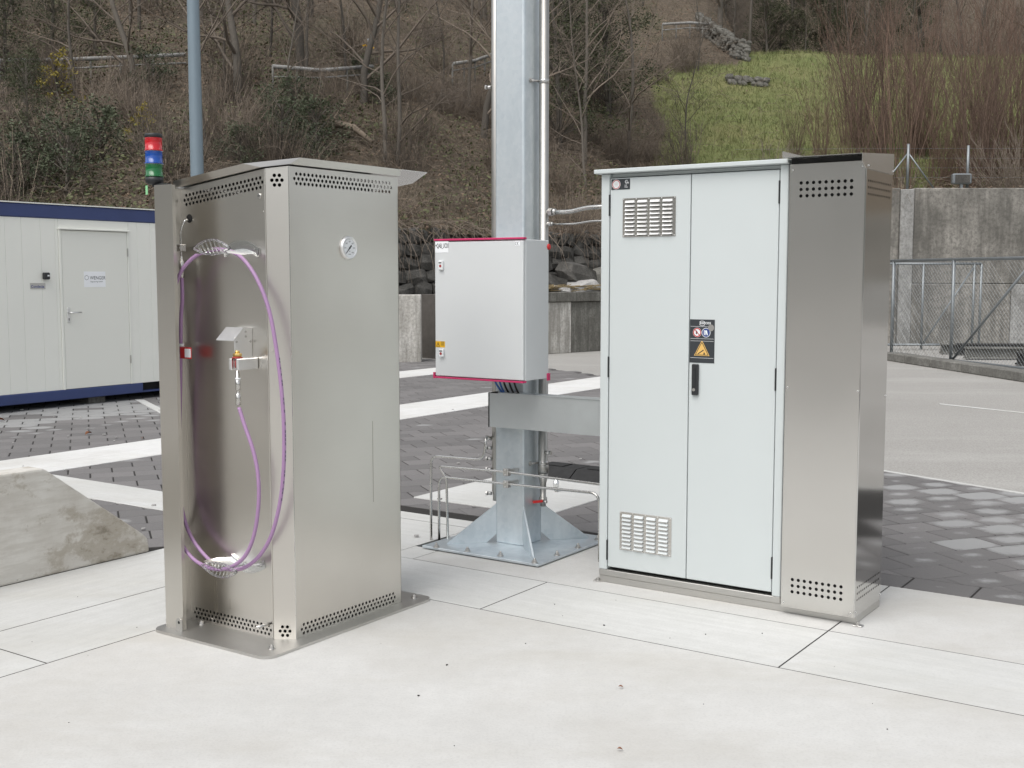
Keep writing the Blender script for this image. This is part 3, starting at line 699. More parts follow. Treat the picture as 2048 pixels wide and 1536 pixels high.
MB().lathe((un, vn, zj1 + .006), (0, 0, 1), [(.0165, 0), (.0185, .004), (.0185, .012), (.0165, .016)], 6, False).lathe((un, vn, zj1 + .0225), (0, 0, 1), [(.010, 0), (.010, .01)], 12).build('brass_nut', 'brass', nb)
zn = onV(476, 808, vn)[1]
MB().lathe((un, vn, zn - .004), (0, 0, 1), [(.0112, 0), (.0112, .045), (.007, .048), (.007, .062), (.0105, .063), (.0105, .105), (.0085, .106), (.0085, .150)], 12).build('nozzle', 'tube_steel', nb)
MB().lathe((un, vn, onV(476, 757, vn)[1] - .004), (0, 0, 1), [(.0112, 0), (.0112, .007)], 12).build('nozzle_band', 'print_white', nb)
# pressure gauge
gv, gz = 3.864, 1.6745
gg = MB().lathe((UR, gv, gz), (1, 0, 0), [(.052, 0), (.052, .004), (.050, .011), (.047, .015), (.0425, .0155), (.0415, .010)], 40).build('pressure_gauge', 'alu', D)
MB().lathe((UR + .0098, gv, gz), (1, 0, 0), [(.0412, 0), (.0412, .0006)], 32).build('dial', 'print_white', gg)
m = MB(); gx_ = UR + .0112; T_ = lambda cx0, cz0: (lambda x, y: (gx_, gv + cx0 + x, gz + cz0 + y))
for k, st in enumerate(('0', '100', '200', '300', '400', '500', '600')):
    an = math.radians(225 - 45 * k); m.text(st, .0085, T_(.0275 * math.cos(an), .0275 * math.sin(an) - .003), 'CENTER')
for k in range(31):
    an = math.radians(225 - 9 * k); r0 = .0345 if k % 5 == 0 else .0372; c0, s0 = math.cos(an), math.sin(an); w_ = .0005
    m.poly([(gx_, gv + r0 * c0 - s0 * w_, gz + r0 * s0 + c0 * w_), (gx_, gv + .0395 * c0 - s0 * w_, gz + .0395 * s0 + c0 * w_), (gx_, gv + .0395 * c0 + s0 * w_, gz + .0395 * s0 - c0 * w_), (gx_, gv + r0 * c0 + s0 * w_, gz + r0 * s0 - c0 * w_)])
m.text('bar', .007, T_(0, -.017), 'CENTER'); m.poly([(gx_, gv - .008, gz - .0285), (gx_, gv + .008, gz - .0285), (gx_, gv + .008, gz - .0265), (gx_, gv - .008, gz - .0265)])
m.build('dial_lettering', 'print_black', gg)
MB().extr([(gx_ + .001, gv - .025, gz - .0245), (gx_ + .001, gv - .024, gz - .0255), (gx_ + .001, gv + .013, gz + .008), (gx_ + .001, gv + .008, gz + .013)], (.001, 0, 0)).lathe((gx_ + .0008, gv, gz), (1, 0, 0), [(.004, 0), (.004, .002)], 12).build('needle', 'print_black', gg)
# signal light on its bracket
su, sv = -4.165, 3.40
su = onV(308, 325, sv)[0]; zz = lambda py: onV(308, py, sv)[1]; R_ = .0385
sl = MB().lathe((su, sv, zz(369)), (0, 0, 1), [(R_ * .6, 0), (R_ * .98, .008), (R_ * 1.0, zz(354) - zz(369))], 24).build('signal_light', 'black_plastic', D)
for y0, y1, mt in ((354, 328.5, 'lens_green'), (328, 302.5, 'lens_blue'), (302, 275.5, 'lens_red')):
    hh = zz(y1) - zz(y0)
    MB().lathe((su, sv, zz(y0)), (0, 0, 1), [(R_ * 1.03, 0), (R_ * 1.03, .005), (R_ * .95, .006), (R_ * .95, hh - .003), (R_ * .99, hh - .001)], 24).build('lens', mt, sl)
    MB().lathe((su, sv, zz(y0) + .004), (0, 0, 1), [(R_ * .5, 0), (R_ * .5, hh - .008)], 10).build('lamp_core', 'print_white', sl)
MB().lathe((su, sv, zz(275)), (0, 0, 1), [(R_ * 1.0, 0), (R_ * 1.0, .012), (R_ * .9, .016)], 24).build('cap', 'black_plastic', sl)
MB().box(su + .0, UL - .004, sv - .014, sv + .014, zz(369) - .012, zz(369) + .001, .002).box(UL - .018, UL - .004, sv - .016, sv + .016, zz(405), zz(369) - .0125, .002).extr([(su + .02, sv - .006, zz(369) - .012), (UL - .018, sv - .006, zz(369) - .012), (UL - .018, sv - .006, zz(398))], (0, .012, 0)).build('bracket', 'black_plastic', sl)
MB().tube(bez((UL - .02, sv - .018, zz(380)), (UL - .02, sv - .05, zz(392)), (UL - .05, sv - .04, zz(420)), (UL - .06, sv - .01, zz(400)), 10), .0025, 6).build('lamp_cable', 'rubber', sl)
MB().box(su - .018, su - .004, sv - .035, sv - .033, zz(390), zz(372)).build('green_label', 'green_tag', sl)
# ================================================================ GALVANISED COLUMN, PIPES, CONTROL BOX
C0, C1, E0, E1 = -3.828, -3.632, 5.462, 5.652
CCu, CCv = (C0 + C1) / 2, (E0 + E1) / 2
G = thing('steel_column', 'square galvanised steel column bolted to a wide foot plate between dispenser and grey cabinet', 'column', (CCu, CCv, 0))
MB().box(C0, C1, E0, E1, .018, 5.2, .012, 3).build('post', 'galv', G)
bp = MB().box(-4.125, -3.335, 5.155, 5.945, .006, .020, .002).build('foot_plate', 'galv', G)
MB().box(-4.110, -3.350, 5.170, 5.930, .0006, .0058).build('under_plate', 'dark', bp)  # black inset layer beneath the foot plate
for su_, sv_ in ((-1, -1), (1, -1), (1, 1), (-1, 1)):
    cu, cv = CCu + su_ * .094, CCv + sv_ * .091; fu, fv = CCu + su_ * .295, CCv + sv_ * .295
    dx, dy = fu - cu, fv - cv; L_ = math.hypot(dx, dy); nx, ny = -dy / L_ * .005, dx / L_ * .005
    pts = [(cu - nx, cv - ny, .245), (cu - nx, cv - ny, .07), (cu + dx * .2 - nx, cv + dy * .2 - ny, .0205), (fu - nx, fv - ny, .0205), (fu - nx, fv - ny, .028)]
    MB().extr(pts, (2 * nx, 2 * ny, 0)).build('gusset', 'galv', G)
for px, py in ((873, 1094), (935, 1102), (1001, 1111), (1069, 1125), (1114, 1110), (1156, 1095), (1195, 1079), (919, 1080)):
    u, v = guv(px, py, .022); bolt(MB(), u, v, .0205, .0125, .022).build('anchor_nut', 'bolt_steel', bp)
def pstrap(m, u, v, z, r, h=.02):
    m.lathe((u, v, z - h / 2), (0, 0, 1), [(r * 1.01, 0), (r * 1.07, .0005), (r * 1.07, h - .0005), (r * 1.01, h)], 24)
# right hand vent pipe
PU, PV, PR = -3.590, 5.600, .0275
pz = lambda py: onV(1086, py, PV)[1]
vp = thing('vent_pipe', 'thick stainless pipe clamped up the right side of the galvanised column', 'pipe', (PU, PV, pz(1020)))
zr = pz(905)
MB().lathe((PU, PV, pz(945)), (0, 0, 1), [(PR * 1.16, 0), (PR * 1.16, pz(930) - pz(945)), (PR, pz(928) - pz(945)), (PR, 5.0 - pz(945))], 24).build('riser', 'pipe_steel', vp)
MB().lathe((PU, PV, pz(1012)), (0, 0, 1), [(.017, 0), (.017, .02), (.024, .021), (.024, .05), (.018, .052), (.018, pz(968) - pz(1012)), (PR * 1.14, pz(946) - pz(1012))], 16).build('reducer', 'pipe_steel', vp)
hz_ = pz(1003); hd = MB().tube([(PU + .02, PV - .03, hz_ + .006), (PU + .045, PV - .03, hz_ + .008)], .009, 8).build('valve_stem', 'bolt_steel', vp)
MB().extr([(PU - .055, PV - .042, hz_ - .012), (PU + .022, PV - .042, hz_ + .004), (PU + .022, PV - .042, hz_ + .018), (PU - .045, PV - .042, hz_ + .006)], (0, .006, 0)).build('valve_handle', 'red_bright', hd)
for py in (163, 925):
    m = MB(); z = pz(py); pstrap(m, PU, PV, z, PR, .024); m.tube([(PU - .02, PV - .022, z), (C1 + .001, PV - .075, z)], .007, 8); bolt(m, C1 + .001, PV - .075, z, .009, .01, (1, 0, 0))
    m.build('pipe_clamp', 'bolt_steel', vp)
for py in (424, 448):
    z = pz(py); MB().tube([(PU + .02, PV, z), (PU + .04, PV, z)], .012, 10).build('weld_socket', 'bolt_steel', vp)
z = pz(904); MB().tube([(PU + .02, PV - .01, z), (PU + .05, PV - .012, z)], .011, 8).lathe((PU + .05, PV - .012, z), (1, 0, 0), [(.014, 0), (.014, .012)], 6, False).build('side_plug', 'bolt_steel', vp)
# left hand pipe
QU, QV = -3.893, 5.57; qz = lambda py: onV(990, py, QV)[1]
lp = thing('drain_pipe', 'stainless pipe running up behind the left edge of the galvanised column', 'pipe', (QU, QV, qz(1000)))
MB().lathe((QU, QV, qz(1000)), (0, 0, 1), [(.024, 0), (.024, .05), (.029, .055), (.029, 5.0 - qz(1000))], 20).build('riser', 'pipe_steel', lp)
for py in (175, 895, 917, 938, 986):
    z = qz(py); MB().tube([(QU - .02, QV - .02, z), (QU - .045, QV - .03, z)], .010, 8).lathe((QU - .045, QV - .03, z), (-1, -.3, 0), [(.013, 0), (.013, .010)], 6, False).build('side_plug', 'bolt_steel', lp)
# branch pipes from the vent pipe into the cabinet
for nm, lab, r, pts, nut in (('branch_pipe', 'thick bent steel pipe bridging column pipe and grey cabinet, upper of two', .0125, ((1098, 424), (1140, 424), (1172, 415), (1215, 412)), .022),
                             ('branch_tube', 'thin bent steel tube bridging column pipe and grey cabinet, lower of two', .0055, ((1098, 448), (1150, 448), (1180, 442), (1215, 442)), .013)):
    q = [(onV(x, y, 5.6)[0], 5.6, onV(x, y, 5.6)[1]) for x, y in pts]; q[-1] = (-2.935, 5.6, q[-1][2])
    t = thing(nm, lab, 'pipe', q[0]); MB().tube(bent(q, .06, 6), r, 12).build('tube', 'tube_steel', t)
    MB().lathe(q[0], (1, 0, 0), [(nut, 0), (nut, nut * 1.1)], 6, False).lathe((q[0][0] + nut * 1.2, 5.6, q[0][2]), (1, 0, 0), [(nut * .85, 0), (nut * .85, nut * .5), (r * 1.2, nut * .9)], 12).build('union_nut', 'bolt_steel', t)
# small tubes on the column foot
TV = 5.36; tp = lambda px, py: (onV(px, py, TV)[0], TV, onV(px, py, TV)[1])
ta = tp(862, 1000); t = thing('instrument_tube', 'thin bent steel tube rising from the pit to the left column pipe', 'tube', (ta[0], TV, -.2))
zf = qz(876)
MB().tube(bent([(tp(862, 1085)[0], TV, -.24), tp(862, 911), tp(968, 920), tp(972, 872), (QU - .03, 5.55, zf)], .06, 7), .0074, 10).build('tube', 'tube_steel', t)
MB().tube([(QU - .055, 5.53, zf), (QU - .02, 5.56, zf)], .013, 8).build('fitting', 'bolt_steel', t)
t = thing('instrument_tube', 'thin steel tube clamped across the column, lower of two, bending down at the cabinet', 'tube', (tp(877, 1000)[0], TV, -.2))
MB().tube(bent([(tp(878, 1088)[0], TV, -.24), tp(878, 953), tp(1014, 968), tp(1198, 987), (tp(1198, 987)[0] + .005, TV, .03)], .055, 7), .0074, 10).build('tube', 'tube_steel', t)
t2 = thing('instrument_tube', 'thin steel tube clamped across the column, upper of two, hooked at its left end', 'tube', (tp(892, 1000)[0], TV + .05, -.2))
q = tp(1014, 944); MB().tube(bent([(tp(893, 1080)[0], TV + .02, -.24), tp(893, 957), tp(877, 932), q, tp(1210, 970), (-2.935, TV, tp(1260, 977)[2])], .03, 6), .0074, 10).build('tube', 'tube_steel', t2)
for tt, (px, py) in ((t2, (1014, 944)), (t, (1014, 968))):
    u, v, z = tp(px, py); c = MB().box(u - .016, u + .016, TV - .018, TV + .018, z - .021, z + .021, .003).box(u - .010, u + .010, TV + .018, E0 - .001, z - .012, z + .012).build('tube_clamp', 'bolt_steel', tt)
    for s in (-1, 1): MB().lathe((u, TV - .018, z + s * .013), (0, -1, 0), [(.0055, 0), (.0055, .004)], 6, False).build('clamp_screw', 'alu', c)
# control box
X0, X1, Y0, Y1, Z0, Z1 = -4.06, -3.463, 5.205, 5.455, .990, 1.747
R = thing('control_box', 'pale grey wall box with magenta edge seals mounted on the galvanised column', 'control box', ((X0 + X1) / 2, Y1, Z0))
MB().box(X0, X1, Y0 + .022, Y1, Z0, Z1, .003).build('housing', 'box_paint', R)
dr = MB().box(X0 + .001, X1 - .002, Y0, Y0 + .0195, Z0 + .004, Z1 - .006, .004, 2).build('door', 'box_paint', R)
MB().box(X0 - .004, X1 + .001, Y0 - .004, Y0 + .03, Z1 + .0005, Z1 + .011, .002).build('top_seal', 'magenta', R)
MB().box(X0 - .010, X1 + .001, Y0 - .005, Y0 + .03, Z0 - .010, Z0 - .0005, .002).build('bottom_seal', 'magenta', R)
MB().box(X0 - .014, X0 - .003, Y0 - .004, Y0 + .02, Z0 - .012, Z0 + .022, .001).build('seal_end', 'magenta', R)
MB().box(X1 + .001, X1 + .008, Y1 - .02, Y1 + .006, Z0 - .012, Z0 + .028, .001).build('seal_end', 'magenta', R)
MB().lathe((X1, Y1 - .004, Z1 - .035), (1, 0, 0), [(.016, 0), (.016, .004), (.012, .008)], 14).build('red_knob', 'red_bright', R)
fx = lambda px, py: onV(px, py, Y0)
for a_, b_ in (((879, 521), (888, 540)), ((880, 697), (889, 714))):
    u0, z1 = fx(*a_); u1, z0 = fx(*b_); kl = MB().box(u0, u1, Y0 - .014, Y0 - .0005, z0, z1, .004, 2).build('latch', 'print_white', dr)
    MB().lathe(((u0 + u1) / 2, Y0 - .014, (z0 + z1) / 2 - .004), (0, -1, 0), [(.008, 0), (.008, .0008)], 14).build('latch_key', 'red_part', dr)
    MB().box(u0 + .005, u1 - .007, Y0 - .0148, Y0 - .0142, z1 - .016, z1 - .010).build('latch_print', 'print_black', dr)
u0, z1 = fx(870.5, 483); u1, z0 = fx(897, 505); u0 = X0 + .004
lab = MB().box(u0, u1, Y0 - .001, Y0 - .0003, z0, z1).build('name_plate', 'paper', dr)
MB().text('+QAB_UC01', .0285, bold=True, fn= lambda x, y: (u0 + .002 + x * .60, Y0 - .0016, z0 + .026 + y * 1.25)).build('name_lettering', 'print_black', dr)
u0c, z1c = fx(1030, 483); u1c, z0c = fx(1040, 491)
MB().box(u0c, u1c, Y0 - .001, Y0 - .0003, z0c, z1c).build('mark_label', 'paper', dr)
m = MB()
for cx0 in (.30, .68):
    w_ = u1c - u0c; cz0 = (z0c + z1c) / 2; rr = .008; pts = []
    arc = [(math.cos(a), math.sin(a)) for a in np.linspace(math.radians(75), math.radians(285), 9)]
    for (c0, s0), (c1, s1) in zip(arc, arc[1:]): m.poly([(u0c + cx0 * w_ + rr * c0, Y0 - .0016, cz0 + rr * s0), (u0c + cx0 * w_ + rr * c1, Y0 - .0016, cz0 + rr * s1), (u0c + cx0 * w_ + rr * .75 * c1, Y0 - .0016, cz0 + rr * .75 * s1), (u0c + cx0 * w_ + rr * .75 * c0, Y0 - .0016, cz0 + rr * .75 * s0)])
m.poly([(u0c + .68 * w_ - rr, Y0 - .0016, cz0 - .001), (u0c + .68 * w_ - .002, Y0 - .0016, cz0 - .001), (u0c + .68 * w_ - .002, Y0 - .0016, cz0 + .001), (u0c + .68 * w_ - rr, Y0 - .0016, cz0 + .001)]); m.build('mark_lettering', 'print_black', dr)
u0, z1 = fx(870.5, 682); u1, z0 = fx(890, 695); u0 = X0 + .004
MB().box(u0, u1, Y0 - .001, Y0 - .0003, z0, z1).build('warning_label', 'yellow', dr)
h_ = z1 - z0; m = MB()
tri = [(u0 + .004, z0 + .005), (u0 + .032, z0 + .005), (u0 + .018, z0 + h_ - .005)]
for i in range(3):
    a_, b_ = tri[i], tri[(i + 1) % 3]; cx0, cz0 = u0 + .018, z0 + .016; k_ = .78
    m.poly([(a_[0], Y0 - .0016, a_[1]), (b_[0], Y0 - .0016, b_[1]), (cx0 + (b_[0] - cx0) * k_, Y0 - .0016, cz0 + (b_[1] - cz0) * k_), (cx0 + (a_[0] - cx0) * k_, Y0 - .0016, cz0 + (a_[1] - cz0) * k_)])
m.poly([(u0 + .019, Y0 - .0017, z0 + .025), (u0 + .014, Y0 - .0017, z0 + .016), (u0 + .018, Y0 - .0017, z0 + .016), (u0 + .016, Y0 - .0017, z0 + .008), (u0 + .023, Y0 - .0017, z0 + .018), (u0 + .019, Y0 - .0017, z0 + .018)])
for k in range(4): m.poly([(u0 + .038, Y0 - .0016, z0 + .012 + .006 * k), (u0 + .060, Y0 - .0016, z0 + .012 + .006 * k), (u0 + .060, Y0 - .0016, z0 + .014 + .006 * k), (u0 + .038, Y0 - .0016, z0 + .014 + .006 * k)])
m.build('warning_print', 'print_black', dr)
for k, (a_, b_, mt, lab) in enumerate((((988, 766), (1004, 787), 'blue_cable', 'blue cable dropping from the control box into the tray, outer left'), ((998, 766), (1008, 788), 'blue_cable', 'blue cable dropping from the control box, second from the left'), ((1006, 766), (1017, 788), 'rubber', 'black cable between control box and tray, next to the blue ones'), ((1017, 766), (1027, 790), 'rubber', 'black cable between control box and tray, middle of three'), ((1027, 766), (1037, 790), 'rubber', 'black cable between control box and tray, rightmost of three'))):
    V_ = 5.40; p0 = (onV(*a_, V_)[0], V_, Z0 - .004); p3 = (onV(*b_, V_)[0], V_ + .02, .88)
    tag(MB().tube(bez(p0, (p0[0] + .005, V_, p0[2] - .04), (p3[0] - .015, V_, p3[2] + .04), p3, 8), .0055, 8).build('cable', mt, None, p3), lab, 'cable', 'cables under the control box')
# cable tray
tr = thing('cable_tray', 'wide galvanised cable tray running from the column to the grey cabinet', 'cable tray', (-3.80, 5.40, .70))
MB().box(-3.805, -2.936, 5.372, 5.375, .704, .896).box(-3.805, -2.936, 5.375, 5.455, .704, .707).box(-3.805, -2.936, 5.452, 5.455, .707, .86).build('channel', 'tray', tr)
MB().box(-3.74, -2.936, 5.368, 5.458, .8965, .9005).build('lid', 'tray', tr)
MB().box(-3.812, -3.806, 5.370, 5.457, .702, .898).build('end_cap', 'rubber', tr)
# ================================================================ GREY CABINET WITH STEEL ANNEX
Kb = thing('gas_cabinet', 'tall light grey two door gas cabinet with a brushed steel annex on its right', 'cabinet', (-2.4, 5.4, 0))
VK = 5.10
MB().box(-2.931, -2.886, VK, 5.70, .068, 2.052, .003).build('frame_side', 'cabinet_paint', Kb)
MB().box(-2.004, -1.964, VK, 5.70, .068, 2.052, .003).build('frame_side', 'cabinet_paint', Kb)
MB().box(-2.8855, -2.0045, 5.165, 5.695, .072, 2.05).build('carcass', 'dark', Kb)
MB().box(-2.8855, -2.0045, VK + .03, 5.16, 2.037, 2.052).build('head_rail', 'cabinet_paint', Kb)
MB().box(-2.957, -1.958, VK - .032, 5.72, 2.0535, 2.074, .003).build('roof_plate', 'cabinet_paint', Kb)
MB().box(-2.931, -1.9635, VK + .002, 5.69, .036, .0668, .002).build('sill', 'steel_plate', Kb)
MB().box(-2.931, -1.607, VK + .006, 5.45, .0005, .0352, .002).build('plinth', 'steel_plate', Kb)
doors = []
for u0, u1 in ((-2.882, -2.4475), (-2.4435, -2.0085)):
    doors.append(MB().box(u0, u1, VK + .004, VK + .05, .084, 2.031, .004, 2).build('door', 'cabinet_paint', Kb))
for u, zs in ((-2.884, (1.90, 1.10, .17)), (-2.0063, (1.93, 1.08, .20))):
    for z in zs: MB().box(u - .004, u + .0035, VK - .003, VK + .012, z - .052, z + .052, .002).build('hinge', 'black_plastic', Kb)
def grille(u0, u1, z0, z1, lmat='alu'):
    g = MB().box(u0, u1, VK + .0012, VK + .0035, z0, z1, .001).build('vent_grille', 'steel_panel', doors[0])
    cw = (u1 - u0 - .016) / 4; rh = (z1 - z0 - .014) / 9
    lm = bpy.data.meshes.new('louvre')
    W_, D_, Hh = cw - .014, .010, rh * .62
    lm.from_pydata([(0, 0, 0), (W_, 0, 0), (W_ - .003, -D_, 0), (.003, -D_, 0), (.002, -.0005, Hh), (W_ - .002, -.0005, Hh)], [], [(3, 2, 5, 4), (0, 3, 4), (1, 5, 2)]); lm.materials.append(M[lmat])
    dm = bpy.data.meshes.new('louvre_slot'); dm.from_pydata([(.001, -.0009, -.0035), (W_ - .001, -.0009, -.0035), (W_ - .001, -.0009, 0), (.001, -.0009, 0)], [], [(0, 1, 2, 3)]); dm.materials.append(M['dark'])
    og = ORG[g.name][0]
    for i in range(4):
        for j in range(9):
            for nm, me in (('louvre', lm), ('louvre_slot', dm)):
                o = bpy.data.objects.new(nm, me); COL.objects.link(o); o.parent = g
                o.location = (u0 + .008 + i * cw + .006 - og[0], VK + .001 - og[1], z0 + .010 + j * rh - og[2])
    for u in np.linspace(u0 + .006, u1 - .006, 5):
        for z in (z0 + .005, z1 - .005): MB().lathe((u, VK + .001, z), (0, -1, 0), [(.003, 0), (.002, .002)], 8).build('rivet', 'alu', g)
grille(-2.811, -2.523, 1.742, 1.931); grille(-2.813, -2.525, .181, .376, 'tray')  # lower louvres get a greyer metal, painting in their duller reflection
# door signs
yk = VK + .0035
def quad(m, u0, u1, z0, z1, y): m.poly([(u0, y, z0), (u1, y, z0), (u1, y, z1), (u0, y, z1)])
def disc(m, u, z, r, y, n=24, r0=0.): 
    if r0: 
        for k in range(n):
            a, b = 2 * math.pi * k / n, 2 * math.pi * (k + 1) / n
            m.poly([(u + r0 * math.cos(a), y, z + r0 * math.sin(a)), (u + r * math.cos(a), y, z + r * math.sin(a)), (u + r * math.cos(b), y, z + r * math.sin(b)), (u + r0 * math.cos(b), y, z + r0 * math.sin(b))])
    else: m.poly([(u + r * math.cos(2 * math.pi * k / n), y, z + r * math.sin(2 * math.pi * k / n)) for k in range(n)])
s0, s1, q0, q1 = -2.876, -2.772, 1.974, 2.026
st = MB().box(s0, s1, yk - .001, yk, q0, q1, .0004).build('type_label', 'sign_black', doors[0])
m = MB(); disc(m, s0 + .028, (q0 + q1) / 2, .0235, yk - .0015, 28); m.build('seal_ring', 'print_white', st)
m = MB(); disc(m, s0 + .028, (q0 + q1) / 2, .0215, yk - .0018, 28, .018); m.build('seal_red', 'print_red', st)
m = MB(); m.text('G', .024, lambda x, y: (s0 + .075 + x, yk - .0016, q0 + .029 + y), bold=True)
for k, (l0, l1) in enumerate(((.079, .088), (.079, .084), (.079, .092))): quad(m, s0 + l0, s0 + l1, q0 + .020 - k * .005, q0 + .0222 - k * .005, yk - .0016)
for k in range(3): quad(m, s0 + .074, s0 + .0765, q0 + .020 - k * .005, q0 + .0222 - k * .005, yk - .0016)
quad(m, s0 + .094, s0 + .097, q0 + .028, q0 + .036, yk - .0016); m.build('label_lettering', 'print_white', st)
m = MB()
for k in range(3): quad(m, s0 + .018, s0 + .038, (q0 + q1) / 2 - .008 + k * .007, (q0 + q1) / 2 - .006 + k * .007, yk - .002)
m.build('seal_print', 'steel_plate', st)
g0, g1, h0, h1 = -2.441, -2.313, 1.141, 1.347; GW, GH = g1 - g0, h1 - h0
sg = MB().box(g0, g1, yk - .0012, yk, h0, h1, .0004).build('warning_sign', 'sign_black', doors[1])
yp = yk - .0017; m = MB()
m.text('asecos', .022, lambda x, y: (g0 + .64 * GW * .97 + x, yp, h0 + .895 * GH + y), 'CENTER', True)
disc(m, g0 + .5 * GW, h0 + .905 * GH, .014, yp, 24, .012) if False else None
for a0, a1 in ((25, 155), (205, 335)):
    arc = [(math.cos(math.radians(a)), math.sin(math.radians(a))) for a in np.linspace(a0, a1, 9)]
    for (c0, s_0), (c1, s_1) in zip(arc, arc[1:]):
        cx0, cz0 = g0 + .5 * GW, h0 + .912 * GH; m.poly([(cx0 + .0165 * c0, yp, cz0 + .0125 * s_0), (cx0 + .0165 * c1, yp, cz0 + .0125 * s_1), (cx0 + .0140 * c1, yp, cz0 + .0105 * s_1), (cx0 + .0140 * c0, yp, cz0 + .0105 * s_0)])
for f_ in (.835, .555, .500, .110): quad(m, g0 + .03 * GW, g1 - .03 * GW, h0 + f_ * GH, h0 + f_ * GH + .0013, yp)
for cx0 in (.30, .66): disc(m, g0 + cx0 * GW, h0 + .70 * GH, .0225, yp)
tag(m.build('sign_lettering', 'print_white', sg), kind='stuff')
m = MB(); disc(m, g0 + .30 * GW, h0 + .70 * GH, .0215, yp - .0003, 28, .0165)
c0, z0_ = g0 + .30 * GW, h0 + .70 * GH; m.poly([(c0 - .0125, yp - .0003, z0_ + .0105), (c0 - .0100, yp - .0003, z0_ + .0130), (c0 + .0125, yp - .0003, z0_ - .0105), (c0 + .0100, yp - .0003, z0_ - .0130)]); m.build('prohibition_ring', 'print_red', sg)
m = MB(); disc(m, g0 + .66 * GW, h0 + .70 * GH, .0200, yp - .0003); m.build('instruction_disc', 'print_blue', sg)
m = MB(); c0 = g0 + .66 * GW
quad(m, c0 - .011, c0 - .007, z0_ - .010, z0_ + .012, yp - .0006); m.poly([(c0 - .006, yp - .0006, z0_ + .010), (c0 + .004, yp - .0006, z0_ + .012), (c0 + .010, yp - .0006, z0_ - .012), (c0 + .004, yp - .0006, z0_ - .012), (c0, yp - .0006, z0_ - .001), (c0 - .003, yp - .0006, z0_ - .012), (c0 - .007, yp - .0006, z0_ - .012), (c0 - .004, yp - .0006, z0_)])
m.build('instruction_pictogram', 'print_white', sg)
m = MB(); c0 = g0 + .30 * GW; m.poly([(c0 - .006, yp - .0001, z0_ + .009), (c0 - .002, yp - .0001, z0_ + .009), (c0 + .004, yp - .0001, z0_ - .002), (c0 - .004, yp - .0001, z0_ - .009), (c0 - .007, yp - .0001, z0_ - .008)]); m.build('prohibition_pictogram', 'print_black', sg)
m = MB(); disc(m, g0 + .86 * GW, h0 + .815 * GH, .016, yp - .0009); m.build('round_sticker', 'steel_bright', sg)
tx, tz = g0 + .5 * GW, h0 + .145 * GH
def tri(mt, k, dy, nm):
    m = MB(); w_, h_ = .040 * k, .070 * k; b_ = tz + .004 + (1 - k) * .022
    m.poly([(tx - w_, yp - dy, b_), (tx + w_, yp - dy, b_), (tx + w_ * .06, yp - dy, b_ + h_), (tx - w_ * .06, yp - dy, b_ + h_)]); m.build(nm, mt, sg)
tri('amber', 1., .0002, 'triangle_rim'); tri('print_black', .88, .0005, 'triangle_line'); tri('amber', .76, .0008, 'triangle_field')
m = MB(); m.poly([(tx - .022, yp - .0012, tz + .013), (tx - .019, yp - .0012, tz + .010), (tx + .011, yp - .0012, tz + .030), (tx + .008, yp - .0012, tz + .034)])
m.poly([(tx + .009, yp - .0012, tz + .010), (tx + .016, yp - .0012, tz + .010), (tx + .017, yp - .0012, tz + .015), (tx + .0125, yp - .0012, tz + .022), (tx + .0085, yp - .0012, tz + .015)])
m.build('cylinder_pictogram', 'print_black', sg)
hd = MB().box(-2.423, -2.390, VK - .012, VK + .0035, .986, 1.134, .003).build('handle', 'black_plastic', doors[1])
MB().box(-2.416, -2.402, VK - .016, VK - .0122, 1.03, 1.118, .0018).build('handle_grip', 'black_plastic', hd)
MB().lathe((-2.410, VK - .012, 1.012), (0, -1, 0), [(.0075, 0), (.0075, .002)], 16).build('lock', 'bolt_steel', hd)
# brackets at the plinth corners
for px, py in ((1196, 1160), (1716, 1250)):
    u, v = guv(px, py, .005); b_ = MB().box(u - .022, u + .022, v - .016, v + .02, .0006, .005, .002).build('foot_bracket', 'steel_plate', Kb); bolt(MB(), u, v - .003, .0052, .009, .012).build('bracket_bolt', 'bolt_steel', b_)
# steel annex
A0, A1, B0_, B1_ = -1.9485, -1.605, 5.072, 5.452
def rectholes(m, fn, x0, x1, zs, rows, n, pitch, xs, r, ph):
    prev = zs[0]; strips = []
    for zc in rows:
        strips += [(K(prev), K(zc)), (K(zc), ph, [(xs, n)] * 3, pitch, r)]; prev = zc + 3 * ph
    strips.append((K(prev), K(zs[1]))); perf(m, fn, x0, x1, strips)
m = MB(); rectholes(m, lambda x, z, d: (x, B0_ + d, z), A0, A1, (.036, 2.047), (.097, 1.892), 9, .0283, -1.909, .0078, .0285); m.build('annex_front', 'steel_panel', Kb)
m = MB(); rectholes(m, lambda x, z, d: (A1 - d, x, z), B0_ + .002, B1_, (.036, 2.047), (.097, 1.892), 13, .0262, 5.092, .0062, .0285); m.build('annex_side', 'steel_bright', Kb)
MB().box(A0 + .002, A1 - .003, B1_ - .004, B1_, .036, 2.098).build('annex_back', 'steel_panel', Kb)
MB().box(-1.957, -1.9555, 5.0, B1_ - .005, 2.0745, 2.0995).build('hood_side', 'steel_panel', Kb)
MB().box(A0 + .003, A1 - .006, B0_ + .01, B0_ + .012, 2.0, 2.072).build('hood_shade_sheet', 'dark', Kb)  # black sheet standing in for the shade under the hood
MB().box(A0, A0 + .002, B0_ + .003, B1_ - .005, .036, 2.03).build('annex_inner', 'steel_panel', Kb)
MB().box(A1 - .004, A1 + .002, B0_ - .004, B0_ + .0015, .038, 2.044, .0012).build('annex_corner', 'steel_bright', Kb)
m = MB(); yA, zA, yB, zB = 5.000, 2.070, 5.455, 2.103
